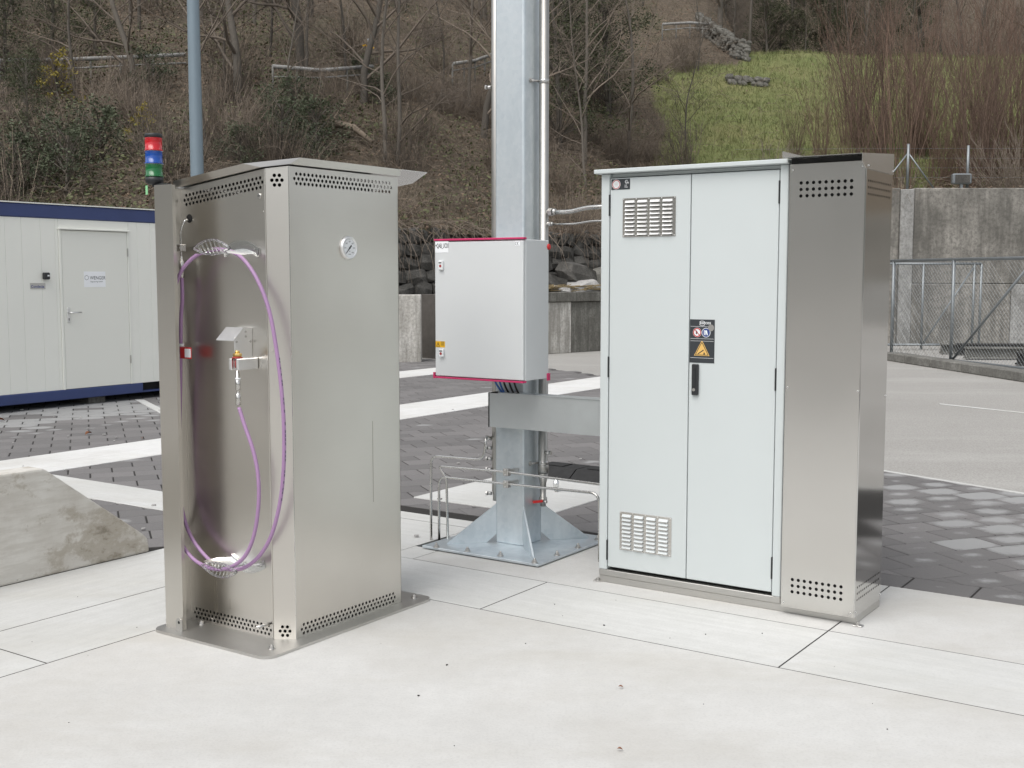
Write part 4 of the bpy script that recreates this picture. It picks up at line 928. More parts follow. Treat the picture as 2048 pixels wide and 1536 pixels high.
m.extr([(-1.956, yA, zA), (A1 + .004, yA, zA), (A1 + .004, yB, zB), (-1.956, yB, zB)], (0, 0, .003)); m.extr([(-1.956, yB, 2.03), (A1 + .004, yB, 2.03), (A1 + .004, yB, zB), (-1.956, yB, zB)], (0, .002, 0))
hdp = m.build('annex_hood', 'steel_panel', Kb)
MB().extr([(A1 + .0022, yA, zA), (A1 + .0022, yB, zB), (A1 + .0022, yB, 2.012), (A1 + .0022, 5.05, 2.012), (A1 + .0022, yA, 2.04)], (.002, 0, 0)).build('hood_cheek', 'steel_panel', hdp)
MB().box(A0 + .004, A1 - .006, 5.12, 5.124, .05, 1.99).build('annex_shade_sheet', 'dark', Kb)  # added black sheet that makes the annex holes read as shaded
for u, z in ((-1.935, 2.022), (-1.622, 2.024), (-1.935, .055), (-1.622, .055), (-1.938, 1.05), (-1.617, 1.05)): MB().lathe((u, B0_ - .0001, z), (0, -1, 0), [(.0042, 0), (.003, .003)], 10).build('rivet', 'alu', Kb)
for v, z in ((5.085, 2.026), (5.44, 2.026), (5.085, .06), (5.44, .06), (5.44, 1.0)): MB().lathe((A1 + .0045 if z > 2 else A1 + .0002, v, z), (1, 0, 0), [(.0042, 0), (.003, .003)], 10).build('rivet', 'alu', Kb)
# ================================================================ WHITE SITE CONTAINER, WING WALL, MAST
def thing_at(name, label, cat, loc, rot=0., group=None):
    o = bpy.data.objects.new(name, None); COL.objects.link(o); o.empty_display_size = .2
    o.location = loc; o.rotation_euler = (0, 0, rot); ORG[o.name] = ((0, 0, 0), rot); return tag(o, label, cat, group)
UC = -12.2; cu = lambda px, py: onU(px, py, UC)
Wc = thing('site_container', 'white site office container with navy blue roof and floor rails at the left', 'container', (UC - 1.2, 8.2, 0))
VL, VR, CB, CT = 4.9, 11.0, .085, 2.385
MB().box(UC - 2.4, UC, VL, VR, 2.225, CT, .012).build('roof_rail', 'navy', Wc)
MB().box(UC - 2.42, UC + .012, VL - .02, VR + .02, CT + .001, CT + .014).build('roof_edge', 'container_white', Wc)
fr_ = MB().box(UC - 2.4, UC, VL, cu(287, 783)[0], CB, .205, .008).box(UC - 2.4, UC, cu(318, 783)[0] + .12, VR, CB, .205, .008).box(UC - .2, UC - .02, cu(287, 783)[0], cu(318, 783)[0] + .12, CB, CB + .02).build('floor_rail', 'navy', Wc)
MB().box(UC - 2.3, UC - .12, VL + .1, VR - .1, .10, .20).build('floor_pan', 'dark', Wc)
for v in (VL + .3, 7.2, 9.0, 10.6): MB().box(UC - .5, UC - .1, v - .12, v + .12, -.012, CB - .001).build('support_block', 'block_dark', Wc)
MB().box(UC - 2.36, UC - .045, VL + .03, VR - .03, .206, 2.224).build('core', 'container_white', Wc)
dv0, dv1 = cu(120, 500)[0], cu(257, 500)[0]; dz0, dz1 = cu(130, 788)[1], cu(124, 458)[1]; dz0 = max(dz0, .206)
lines = [VL] + [VL + k * .30 for k in range(1, 9) if VL + k * .30 < cu(12, 500)[0] - .2] + [cu(x, 500)[0] for x in (12, 45, 83, 112)] + [dv0 - .012]
for a, b in zip(lines, lines[1:]): MB().box(UC - .04, UC - .012, a + .0008, b - .0008, .207, 2.2235, .0025).build('wall_panel', 'container_white', Wc)
rl = [dv1 + .012, cu(276, 500)[0], cu(302, 500)[0]] + [cu(302, 500)[0] + .27 * k for k in range(1, 5) if cu(302, 500)[0] + .27 * k < VR] + [VR]
for a, b in zip(rl, rl[1:]): MB().box(UC - .04, UC - .012, a + .0008, b - .0008, .207, 2.2235, .0025).build('wall_panel', 'container_white', Wc)
MB().box(UC - .04, UC - .012, dv0 - .010, dv1 + .010, dz1 + .012, 2.2235, .003).build('wall_panel', 'container_white', Wc)
MB().box(UC - .03, UC - .002, dv0 - .010, dv0 + .022, dz0, dz1, .003).box(UC - .03, UC - .002, dv1 - .012, dv1 + .010, dz0, dz1, .003).build('door_frame', 'container_white', Wc)
MB().box(UC - .03, UC + .022, dv0 - .02, dv1 + .015, dz1 - .006, dz1 + .014, .004).build('drip_rail', 'container_white', Wc)
cd_ = MB().box(UC - .028, UC - .006, dv0 + .027, dv1 - .016, dz0 + .004, dz1 - .012, .003).build('door', 'door_white', Wc)
hv0, hz0 = cu(137, 630)
hp = MB().box(UC - .006, UC + .006, hv0 - .018, hv0 + .022, cu(138, 645)[1], cu(137, 615)[1], .005).build('door_handle', 'alu', cd_)
MB().tube([(UC + .006, hv0 + .002, cu(138, 625)[1]), (UC + .05, hv0 + .002, cu(138, 625)[1]), (UC + .05, cu(158, 625)[0], cu(138, 625)[1])], .009, 8).build('lever', 'alu', cd_)
MB().box(UC + .0055, UC + .0075, hv0 - .003, hv0 + .007, cu(138, 641)[1], cu(138, 636)[1]).build('keyhole', 'dark', cd_)
for py in (505, 719): z = cu(250, py)[1]; MB().box(UC - .006, UC + .008, dv1 - .022, dv1 - .010, z - .05, z + .05).build('hinge', 'bolt_steel', cd_)
p0, p1 = cu(168, 543), cu(212, 574)
pp = MB().box(UC - .006, UC - .0045, p0[0], p1[0], p1[1], p0[1]).build('paper_notice', 'paper', cd_)
m = MB(); sc_ = p1[0] - p0[0]; zc = (p0[1] + p1[1]) / 2 + .01
m.text('WENGER', sc_ * .175, lambda x, y: (UC - .0038, p0[0] + .27 * sc_ + x, zc - .012 + y * 1.1)); m.text('Engineering GmbH', sc_ * .075, lambda x, y: (UC - .0038, p0[0] + .29 * sc_ + x, zc - .045 + y))
hx = [(UC - .0038, p0[0] + sc_ * (.12 + .10 * math.sin(k * math.pi / 3)), zc + .01 + sc_ * .10 * math.cos(k * math.pi / 3)) for k in range(6)]
for k in range(6):
    a, b = hx[k], hx[(k + 1) % 6]; c0, z0_ = p0[0] + sc_ * .12, zc + .01; f = lambda q: (UC - .0038, c0 + (q[1] - c0) * .86, z0_ + (q[2] - z0_) * .86); m.poly([a, b, f(b), f(a)])
m.build('notice_lettering', 'print_black', cd_)
p0, p1 = cu(61, 566), cu(92, 578)
MB().box(UC - .0115, UC - .009, p0[0], p1[0], p1[1], p0[1]).build('name_plate', 'steel_plate', Wc)
MB().text('Condecta', (p1[0] - p0[0]) * .22, lambda x, y: (UC - .0085, p0[0] + .01 + x, p0[1] - .055 + y * 1.0), bold=True).build('plate_lettering', 'print_blue', Wc)
p0, p1 = cu(85, 545), cu(96, 559); kb = MB().box(UC - .0115, UC + .05, p0[0], p1[0], p1[1], p0[1], .012, 2).build('key_safe', 'black_plastic', Wc)
MB().box(UC + .0502, UC + .052, p0[0] + .03, p1[0] - .012, p0[1] - .045, p0[1] - .028).build('key_safe_print', 'print_white', Wc)
# concrete wing wall by the pad
RU = -5.35
pf_ = [(1.6, .0008), (1.6, .585), (3.575, .565), (3.60, .553), (4.19, .112), (4.222, .080), (4.232, .0008)]
rm = MB(); n = len(pf_); tk = .14
bv = .006
vs = [(RU, v, z) for v, z in pf_]; rm.extr(vs, (-tk, 0, 0))
ww = rm.build('wing_wall', 'ramp', None, (RU, 3.3, 0)); bvm = ww.modifiers.new('bevel', 'BEVEL'); bvm.width = .012; bvm.segments = 2; bvm.limit_method = 'ANGLE'
tag(ww, 'stained concrete wing wall sloping down to the ground at the left edge', 'concrete wall')
# lamp mast
tag(MB().lathe((-2.655, 10.0, -.018), (0, 0, 1), [(.075, 0), (.075, .03), (.0625, .031), (.055, 2.4), (.049, 4.2), (.042, 7)], 24).build('lamp_mast', 'mast', None, (-2.655, 10.0, 0), 0), 'slim blue grey lamp mast rising behind the steel dispenser', 'mast')
# black rubber cable ramp on the paving behind the column
rr_ = thing('cable_ramp', 'black rubber cable ramp lying on paving behind the galvanised column', 'cable ramp', (-4.4, 7.6, 0))
for k in range(4):
    MB().extr([(-4.95 + .36 * k, 7.52, .007), (-4.95 + .36 * k, 7.98, .007), (-4.95 + .36 * k, 7.86, .075), (-4.95 + .36 * k, 7.64, .075)], (.35, 0, 0)).build('ramp_segment', 'rubber', rr_)
    MB().box(-4.88 + .36 * k, -4.74 + .36 * k, 7.68, 7.82, .0755, .083).build('segment_lug', 'rubber', rr_)
q = guv(1112, 985); tag(MB().lathe((q[0], q[1], -.01), (0, 0, 1), [(.012, 0), (.012, .05), (.022, .051), (.022, .09), (.015, .092), (.015, .12)], 10).build('ground_plug', 'alu', None, (q[0], q[1], 0)), 'small upright metal plug standing before the black cable ramp', 'plug')
# ================================================================ BACKGROUND WALLS
def yw(x):
    return 20.4 if x < -6 else (20.4 + .75 * (x + 6) if x < 3.4 else 27.45)
def hillz(x, y, rough=True):
    d = y - yw(x); r = smooth(3.2, 5.0, x)
    z0 = 2.40 * (1 - r) + 3.52 * r; dd = max(d - 2.6 * r - .15, 0)
    ratio = x / max(y, 1)
    mr = smooth(.155, .215, ratio)
    s = .44 * dd + .012 * max(0, y - 44) ** 2 * .6
    zc = 9.75 + .03 * (y - 44) + max(0, y - 60) * .62
    z = z0 + (s if mr <= 0 else s * (1 - mr) + mr * (min(s, zc - z0) if y < 60 else zc - z0))
    if y > 78: z = min(z, z0 + 62)
    if rough and d > .3:
        k = min(1, d / 2) * (.4 if .13 < ratio < .42 else 1.)
        z += k * (.35 * noise.noise((x * .35, y * .35, 1)) + .16 * noise.noise((x * 1.1, y * 1.1, 5)) + .07 * noise.noise((x * 2.7, y * 2.7, 9)))
    return z
def meadow(x, y):
    ra = x / max(y, 1) + .012 * noise.noise((x * .5, y * .5, 3))
    return smooth(.105, .145, ra) * (1 - smooth(.44, .5, ra)) * smooth(27.6, 29.5, y) * (1 - smooth(50, 54, y)) * (1 - smooth(41.5, 44, y) * (1 - smooth(.185, .205, x / max(y, 1))))
def ray_hill(px, py, dz=0.):
    r = ray(px, py); y = 20.6
    while y < 110:
        t = y / r[1]; x = r[0] * t; z = H + r[2] * t
        if y > yw(x) + .1 and z <= hillz(x, y) + dz: return x, y, hillz(x, y)
        y += .12
    return None
# hillside
xs = np.concatenate([np.arange(-90, -22, 2.5), np.arange(-22, 24, .5), np.arange(24, 92, 2.5)])
offs = np.concatenate([np.arange(0, 14, .5), np.arange(14, 34, .9), np.arange(34, 90, 3.5)])
vs = []; mw = []
for o_ in offs:
    for x in xs:
        y = yw(x) + o_ + .02; z = hillz(x, y); vs.append((x, y, z)); mw.append(meadow(x, y))
W_ = len(xs); fs = [(i * W_ + j, i * W_ + j + 1, (i + 1) * W_ + j + 1, (i + 1) * W_ + j) for i in range(len(offs) - 1) for j in range(W_ - 1)]
hill = MB().add(vs, fs, True).build('hillside', 'soil', None, (0, 0, 0), 0); tag(hill, kind='structure')
at = hill.data.attributes.new('meadow', 'FLOAT', 'POINT'); at.data.foreach_set('value', np.array(mw, 'f'))
# unseen ring of hills added round the yard for the steel to reflect
vs = []; fs = []; NA = 72
for k in range(NA + 1):
    an = math.radians(112 + 316 * k / NA); hk = .32 + .68 * smooth(265, 205, 112 + 316 * k / NA)  # heights set by bearing to tone the steel's reflections
    for r_, z in ((62, -.02), (70, 4), (90, 15), (120, 30), (170, 52)):
        q = 1 + .12 * noise.noise((k * .5, r_ * .05, 2)); vs.append((r_ * q * math.cos(an), r_ * q * math.sin(an), hk * z * (1 + .3 * noise.noise((k * .4, 7, r_ * .02))) if z > 0 else z))
fs = [(k * 5 + j, (k + 1) * 5 + j, (k + 1) * 5 + j + 1, k * 5 + j + 1) for k in range(NA) for j in range(4)]
vh = MB().add(vs, fs, True).build('unseen_valley', 'hazed_forest', None, (0, 0, 0), 0); tag(vh, kind='structure')
# rubble stone retaining wall
SW = thing_at('stone_wall', 'dark rubble stone retaining wall at the foot of the wooded slope', 'stone wall', (-2, yw(-2), 0))
bx = [-22, -6, 3.4]; m = MB(); o_ = Vector((-2, yw(-2), 0))
for a, b in zip(bx, bx[1:]):
    m.add([(x - o_.x, yw(x) + dy - o_.y, z) for x in (a, b) for dy, z in ((-.02, -.02), (.30, 2.42), (.75, 2.42))], [(0, 3, 4, 1), (1, 4, 5, 2)])
m.build('wall_core', 'mortar', SW)
def stone_mesh(k, mat='stone'):
    bm = bmesh.new(); bmesh.ops.create_cube(bm, size=1); bmesh.ops.subdivide_edges(bm, edges=bm.edges[:], cuts=1, use_grid_fill=True)
    rr = random.Random(k)
    for v in bm.verts:
        l = v.co.length; v.co *= (.62 / l) ** .55; v.co += Vector((rr.uniform(-.07, .07), rr.uniform(-.1, .1), rr.uniform(-.07, .07)))
    me = bpy.data.meshes.new('stone'); bm.to_mesh(me); bm.free(); me.materials.append(M[mat]); return me
SM = [stone_mesh(k) for k in range(8)]; SMP = [stone_mesh(k + 20, 'stone_pale') for k in range(6)]
wang = math.atan(.75); ns = 0
for row in range(9):
    s = -2.6 + random.uniform(0, .3)
    while s < 8.4 and ns < 296:
        wd = random.uniform(.20, .52); hh = .275; x = -4.0 + s * math.cos(wang) + wd / 2 * math.cos(wang)
        z = .10 + row * .272 + hh / 2 - .05
        px, py = proj(x, yw(x), z)
        if 780 < px < 880 or 1085 < px < 1225:
            o = bpy.data.objects.new('stone', random.choice(SM)); COL.objects.link(o); o.parent = SW; ns += 1
            o.location = (x - o_.x, yw(x) - .03 + z * .115 - o_.y, z); o.rotation_euler = (random.uniform(-.2, .2), random.uniform(-.28, .28), wang + random.choice((0, math.pi)) + random.uniform(-.08, .08))
            o.scale = (wd * random.uniform(.9, 1.1), .34, hh * random.uniform(.75, 1.2))
        s += wd
# low concrete wall with boulders on top
LW = thing_at('low_wall', 'stained low concrete wall between control box and grey cabinet, boulders on top', 'concrete wall', (.773, 23.79, 0), math.radians(42))
js = 0.62
MB().box(-2.6, js - .01, 0, .4, -.02, 1.03, .01).build('wall_panel', 'block_white', LW)
MB().box(js + .01, 4.2, .012, .4, -.02, 1.03, .01).build('wall_panel', 'block_dark', LW)
MB().box(-2.62, 4.22, -.05, .45, 1.035, 1.235, .015).build('coping', 'block_dark', LW)
MB().box(-2.6, 4.2, .46, 1.3, -.02, 1.2).build('backfill', 'mortar', LW)
cu_, su_ = math.cos(math.radians(42)), math.sin(math.radians(42))
m = MB()
for k in range(420):
    x = random.uniform(-2, 3.6); y = random.uniform(-.02, .45); L_ = random.uniform(.2, .6); an = random.gauss(0, .22)
    m.tube([(x, y, 1.245 + random.uniform(0, .13)), (x + L_ * math.cos(an), y + .1 * random.uniform(-1, 1), 1.245 + random.uniform(0, .15))], .008, 3, False)
md = m.build('dry_reeds', 'reed', None, (0, 0, 0), math.radians(42)); md.location = (.773, 23.79, 0); tag(md, kind='stuff')
for k, (sx, sz, w_, h_, mt, lab) in enumerate([(.35, 1.42, .95, .42, 0, 'dark grey boulder lying on the low wall beside the control box'), (1.15, 1.30, .85, .26, 'w', 'white boulder lying on the dry reeds of the low wall'), (1.35, 1.60, .8, .4, 1, 'grey boulder behind the white one on the low wall'), (2.0, 1.45, .9, .5, 2, 'slanted pale grey boulder on the low wall next to the grey cabinet'), (.55, 1.26, .4, .18, 'w', 'small white stone left of the white boulder')]):
    me = stone_mesh(50 + k, 'rock_white' if mt == 'w' else ('stone', 'stone', 'stone_pale')[mt]); o = bpy.data.objects.new('boulder', me); COL.objects.link(o)
    yy = .62 if mt != 'w' else .32
    o.location = (.773 + sx * cu_ - yy * su_, 23.79 + sx * su_ + yy * cu_, sz); o.scale = (w_, .6, h_); o.rotation_euler = (.1, .2 * (-1) ** k, math.radians(42)); tag(o, lab, 'boulder')
# concrete block left of the control box
bl = thing_at('concrete_block', 'weathered concrete barrier block between steel dispenser and control box', 'concrete block', (-2.45, 21.25, 0), math.radians(3))
MB().box(-.85, .80, 0, .55, -.02, 1.22, .02, 2).build('block', 'block_white', bl)
# tall retaining wall on the right
RW = thing_at('retaining_wall', 'tall weathered concrete retaining wall behind the wire gate on the right', 'retaining wall', (9, 27, 0))
MB().box(-5.5, -.14, 0, .6, -.02, 3.56, .02).build('wall_bay', 'old_wall', RW)
MB().box(.17, 28, -.02, .6, 1.385, 3.56, .02).build('wall_bay', 'old_wall', RW)
MB().box(.17, 2.45, -.035, .6, -.02, 1.375, .01).build('wall_bay', 'old_wall', RW)
MB().box(2.46, 28, -.045, .6, -.02, 1.375, .01).build('wall_bay', 'old_wall_pale', RW)
MB().box(-.136, .166, -.06, .6, -.02, 3.53, .02).build('pilaster', 'old_wall_pale', RW)
# fence posts and floodlight on top of it
for px, top, lab, br in ((1817, 288, 'braced galvanised fence post on top of the tall concrete wall', True), (1937, 291, 'plain galvanised fence post standing beside the floodlight on the wall', False)):
    x, zt_ = atY(px, top, 27.3); t = thing_at('fence_post', lab, 'fence post', (x, 27.3, 3.55), 0, 'posts on the concrete wall')
    MB().tube([(0, 0, 0), (0, 0, zt_ - 3.55)], .032, 10).build('post', 'gate_steel', t)
    if br:
        for s in (-1, 1): MB().tube([(0, 0, zt_ - 3.75), (s * .62, 0, .01)], .018, 8).build('brace', 'gate_steel', t)
x, z_ = atY(1921, 358, 27.25); t = thing_at('floodlight', 'small grey floodlight on top of the tall concrete wall', 'floodlight', (x, 27.2, 3.56))
MB().box(-.22, .22, -.08, .08, .10, .34, .03).build('housing', 'gate_steel', t); MB().box(-.03, .03, -.03, .03, 0, .1).build('stand', 'gate_steel', t); MB().box(-.17, .17, -.09, -.081, .13, .31).build('lens', 'stone', t)
x0 = atY(1817, 300, 27.3)[0]; x1 = atY(1937, 300, 27.3)[0]
for k in range(4):
    tag(MB().tube([(x0 - 4, 27.3, 3.8 + .22 * k), (x0, 27.3, 3.82 + .22 * k), (x1, 27.3, 3.82 + .22 * k), (x1 + 8, 27.3, 3.8 + .22 * k)], .0022, 4).build('fence_wire', 'gate_steel', None, (x0, 27.3, 3.8), 0), 'thin wire strung between the fence posts on the concrete wall', 'wire', 'wires on the concrete wall')
# wire mesh gates
def gate(root, L_, hgt, posts, diags, rail=.03):
    MB().tube([(-.1, 0, hgt), (L_, 0, hgt)], rail, 8).build('top_rail', 'gate_steel', root); MB().tube([(-.1, 0, .1), (L_, 0, .1)], rail, 8).build('bottom_rail', 'gate_steel', root)
    for s in posts: MB().tube([(s, 0, 0), (s, 0, hgt)], rail * 1.05, 8).build('upright', 'gate_steel', root)
    for (a, za), (b, zb) in diags: MB().tube([(a, -.01, za), (b, -.01, zb)], rail * .8, 8).build('diagonal', 'gate_steel', root)
    m = MB(); st_ = .085; hh = hgt - .1; n = int((L_ + hh) / st_)
    for k in range(n):
        s = k * st_
        for dr_ in (1, -1):
            a = s if dr_ == -1 else s - hh; z0, z1 = .1, hgt
            b = a - hh * dr_ * -1 if dr_ == 1 else a - hh
            x0_, x1_ = (a, a + hh) if dr_ == 1 else (a, a - hh)
            t0, t1 = 0., 1.
            if x1_ != x0_:
                ts = sorted(((0 - x0_) / (x1_ - x0_), (L_ - x0_) / (x1_ - x0_))); t0, t1 = max(0, ts[0]), min(1, ts[1])
            if t1 - t0 < .02: continue
            m.tube([(x0_ + (x1_ - x0_) * t0, .015 * dr_, z0 + hh * t0), (x0_ + (x1_ - x0_) * t1, .015 * dr_, z0 + hh * t1)], .0019, 3, False, False)
    tag(m.build('wire_mesh', 'gate_steel', root), kind='stuff')
ga = math.atan2(18.45 - 22.05, 8.09 - 7.15)
gt = thing_at('wire_gate', 'long grey steel gate frame with wire mesh beside the grey cabinet', 'gate', (7.15, 22.05, 0), ga); gate(gt, 7.5, 1.84, (0, 1.83, 3.9, 6), (((1.87, .1), (3.9, 1.84)), ((3.95, .1), (6, 1.84))), .028)
gb = thing_at('wire_gate', 'shorter mesh gate leaf standing parallel before the concrete wall', 'gate', (8.12, 25, 0)); gate(gb, 1.85, 1.82, (0, .62, 1.7, 1.85), (((.65, .12), (1.68, 1.75)),), .026)
kb_ = thing_at('kerb', 'old stone kerb running along the foot of the long gate', 'kerb', (7.0, 22.2, 0), math.atan2(17.38 - 21.79, 7.626 - 7.046))
for k in range(9): MB().box(k * 1.0 + .005, k * 1.0 + .995, -.02, .30, -.02, .13, .015).build('kerbstone', 'kerb_old', kb_)
for k, (x, y, z, L_, mt, lab) in enumerate([(8.9, 23.4, 0, 6, 'timber_dark', 'black steel beam farthest back behind the gate'), (8.6, 22.2, 0, 6, 'kerb_old', 'grey weathered beam in the middle of three behind the gate'), (8.9, 20.6, 0, 5, 'timber_dark', 'black steel beam nearest to the gate on the right'), (8.7, 23.75, .0, 6, 'kerb_old', 'pale weathered plank lying along the concrete wall foot')]):
    b_ = MB(); h_ = .22 if k < 3 else .20
    b_.box(0, L_, -.1, .1, 0, .03).box(0, L_, -.1, .1, h_ - .03, h_).box(0, L_, -.015, .015, .03, h_ - .03)
    o = b_.build('steel_beam' if k < 3 else 'plank', mt, None, (0, 0, 0), 0); o.location = (x, y, 0); o.rotation_euler = (0, 0, random.uniform(-.09, -.02)); tag(o, lab, 'beam' if k < 3 else 'plank')
# ================================================================ VEGETATION
def rdir(rr, d, ang):
    d = d.normalized(); a = d.orthogonal().normalized(); b = d.cross(a); t = rr.uniform(0, 2 * math.pi)
    return (d * math.cos(ang) + (a * math.cos(t) + b * math.sin(t)) * math.sin(ang)).normalized()
def grow(m, rr, p, d, L_, r, n, sides, wob, up):
    pts = [p.copy()]; rs = [r]; d = d.normalized()
    for i in range(n):
        d = (d + Vector((rr.gauss(0, wob), rr.gauss(0, wob), rr.gauss(0, wob) + up))).normalized(); p = p + d * (L_ / n); pts.append(p.copy()); rs.append(max(r * (1 - .8 * (i + 1) / n), .0035))
    m.tube(pts, rs, sides, False); return pts, rs, d
def bare_tree(seed, h, r0, nb=16, lo=.22, droop=.0, dens=1.):
    rr = random.Random(seed); T, C = MB(), MB()
    pts, rs, _ = grow(T, rr, Vector((0, 0, -.3)), Vector((rr.gauss(0, .05), rr.gauss(0, .05), 1)), h, r0, 12, 7, .055, .03)
    def at(P_, R_, t):
        f = t * (len(P_) - 1); i = min(int(f), len(P_) - 2); return P_[i].lerp(P_[i + 1], f - i), R_[i] + (R_[i + 1] - R_[i]) * (f - i), (P_[i + 1] - P_[i]).normalized()
    for k in range(nb):
        t = lo + (1 - lo) * (k + rr.random()) / nb * .97; p, r, d = at(pts, rs, t)
        L1 = h * (.42 * (1 - t) + .12) * rr.uniform(.6, 1.15)
        p1, r1, _ = grow(C, rr, p, rdir(rr, d, rr.uniform(.6, 1.15)), L1, r * .5, 6, 4, .13, .06 - droop)
        for q in range(int(6 * dens)):
            t2 = rr.uniform(.2, 1); pp, r_, d_ = at(p1, r1, t2); L2 = L1 * rr.uniform(.25, .5)
            p2, r2, _ = grow(C, rr, pp, rdir(rr, d_, rr.uniform(.4, 1.0)), L2, max(r_ * .55, .008), 4, 3, .16, .04 - droop)
            for w_ in range(int(5 * dens)):
                t3 = rr.uniform(.15, 1); p3, r_3, d3 = at(p2, r2, t3); L3 = L2 * rr.uniform(.3, .6) + .15
                p4, r4, _ = grow(C, rr, p3, rdir(rr, d3, rr.uniform(.3, .9)), L3, max(r_3 * .6, .0055), 3, 3, .18, .03 - droop)
                if rr.random() < .55 * dens: q3, rq, dq = at(p4, r4, rr.uniform(.3, .9)); grow(C, rr, q3, rdir(rr, dq, .7), L3 * .5, .0042, 2, 3, .2, .02)
    return T, C
def shrub(seed, h, stems, spread, side=9, r0=.016):
    rr = random.Random(seed); T, C = MB(), MB()
    for k in range(stems):
        a = rr.uniform(0, 6.283); b = rr.uniform(0, spread); p = Vector((.35 * math.cos(a) * rr.random(), .35 * math.sin(a) * rr.random(), -.2))
        Lh = h * rr.uniform(.55, 1.05)
        pts, rs, _ = grow(T, rr, p, Vector((math.cos(a) * b, math.sin(a) * b, 1)), Lh, r0 * rr.uniform(.7, 1.3), 7, 4, .06, .06)
        for q in range(side):
            i = rr.randrange(1, 7); d = (pts[i] - pts[i - 1]).normalized()
            p1, _, _ = grow(C, rr, pts[i].lerp(pts[i - 1], rr.random()), rdir(rr, d, rr.uniform(.2, .55)), Lh * rr.uniform(.12, .32), .0065, 3, 3, .1, .09)
            if rr.random() < .6: grow(C, rr, p1[2], rdir(rr, d, .5), Lh * .12, .0045, 2, 3, .12, .08)
    return T, C
def leaves(C, rr, centre, rad, n, s0, s1):
    for k in range(n):
        d = Vector((rr.gauss(0, 1), rr.gauss(0, 1), rr.gauss(0, 1))).normalized() * rad * rr.uniform(.35, 1) ; c = centre + Vector((d.x, d.y, d.z * .75))
        a = Vector((rr.gauss(0, 1), rr.gauss(0, 1), rr.gauss(0, .6))).normalized(); b = a.orthogonal().normalized(); b = (b * math.cos(k) + a.cross(b) * math.sin(k)); s = rr.uniform(s0, s1)
        C.add([tuple(c - a * s), tuple(c + b * s * .45), tuple(c + a * s), tuple(c - b * s * .45)], [(0, 1, 2, 3)])
def evergreen(seed, h, rad, clumps, per, s0=.05, s1=.11, lo=.1):
    rr = random.Random(seed); T, C = MB(), MB()
    pts, rs, _ = grow(T, rr, Vector((0, 0, -.3)), Vector((0, 0, 1)), h * .95, .03 + h * .012, 8, 6, .05, .03)
    for k in range(clumps):
        t = lo + (1 - lo) * rr.random() ** .9; R_ = rad * (1.05 - .6 * t) * rr.uniform(.3, 1); a = rr.uniform(0, 6.283)
        c = Vector((R_ * math.cos(a), R_ * math.sin(a), h * t)); i = min(int(t * 8), 7)
        T.tube([pts[i], pts[i].lerp(c, .6) + Vector((0, 0, .05)), c], [.018, .012, .006], 3, False)
        leaves(C, rr, c, rad * rr.uniform(.18, .36), per, s0, s1)
    return T, C
def mk(T, C, tm, cm):
    out = []
    for b, nm, mt in ((T, 'trunk', tm), (C, 'crown', cm)):
        me = bpy.data.meshes.new(nm); me.from_pydata(b.v, [], b.f); me.polygons.foreach_set('use_smooth', b.sm); me.materials.append(M[mt]); out.append((nm, me))
    return out
BT = [mk(*bare_tree(11, 13, .11, 18), 'bark', 'twig'), mk(*bare_tree(12, 11, .085, 16, .15), 'bark', 'twig'), mk(*bare_tree(13, 15, .12, 18, .3), 'bark', 'twig'), mk(*bare_tree(14, 9, .07, 16, .1, .02), 'bark', 'twig'), mk(*bare_tree(15, 12, .19, 16, .12, .04), 'bark', 'twig'), mk(*bare_tree(16, 7, .05, 15, .08), 'bark', 'twig')]
WS = [mk(*shrub(21 + k, 5.4, 24, .36, 13, .014), 'willow', 'willow') for k in range(3)]
BS = [mk(*shrub(31 + k, 1.9, 44, 1.1, 10, .008), 'bramble', 'twig') for k in range(3)]
EV = [mk(*evergreen(41, 8, 2.0, 110, 90, .025, .06), 'bark', 'evergreen'), mk(*evergreen(42, 6, 1.7, 90, 90, .025, .06), 'bark', 'evergreen')]
LA = [mk(*evergreen(51, 1.9, 1.2, 44, 62, .022, .05, .05), 'bark', 'laurel'), mk(*evergreen(52, 1.5, 1.1, 36, 62, .022, .05, .05), 'bark', 'laurel')]
YB = [mk(*evergreen(61, 1.6, .8, 18, 45, .025, .05, .1), 'bark', 'yellow_leaf')]
def plant(kind, name, label, cat, loc, scale=1., rz=None, lean=(0, 0), group=None):
    o = thing_at(name, label, cat, loc, random.uniform(0, 6.28) if rz is None else rz, group); o.rotation_euler = (lean[1], lean[0], o.rotation_euler[2]); o.scale = (scale,) * 3
    for nm, me in kind:
        c = bpy.data.objects.new(nm, me); COL.objects.link(c); c.parent = o
    return o
def hillpt(px, py): 
    q = ray_hill(px, py); return q if q else None
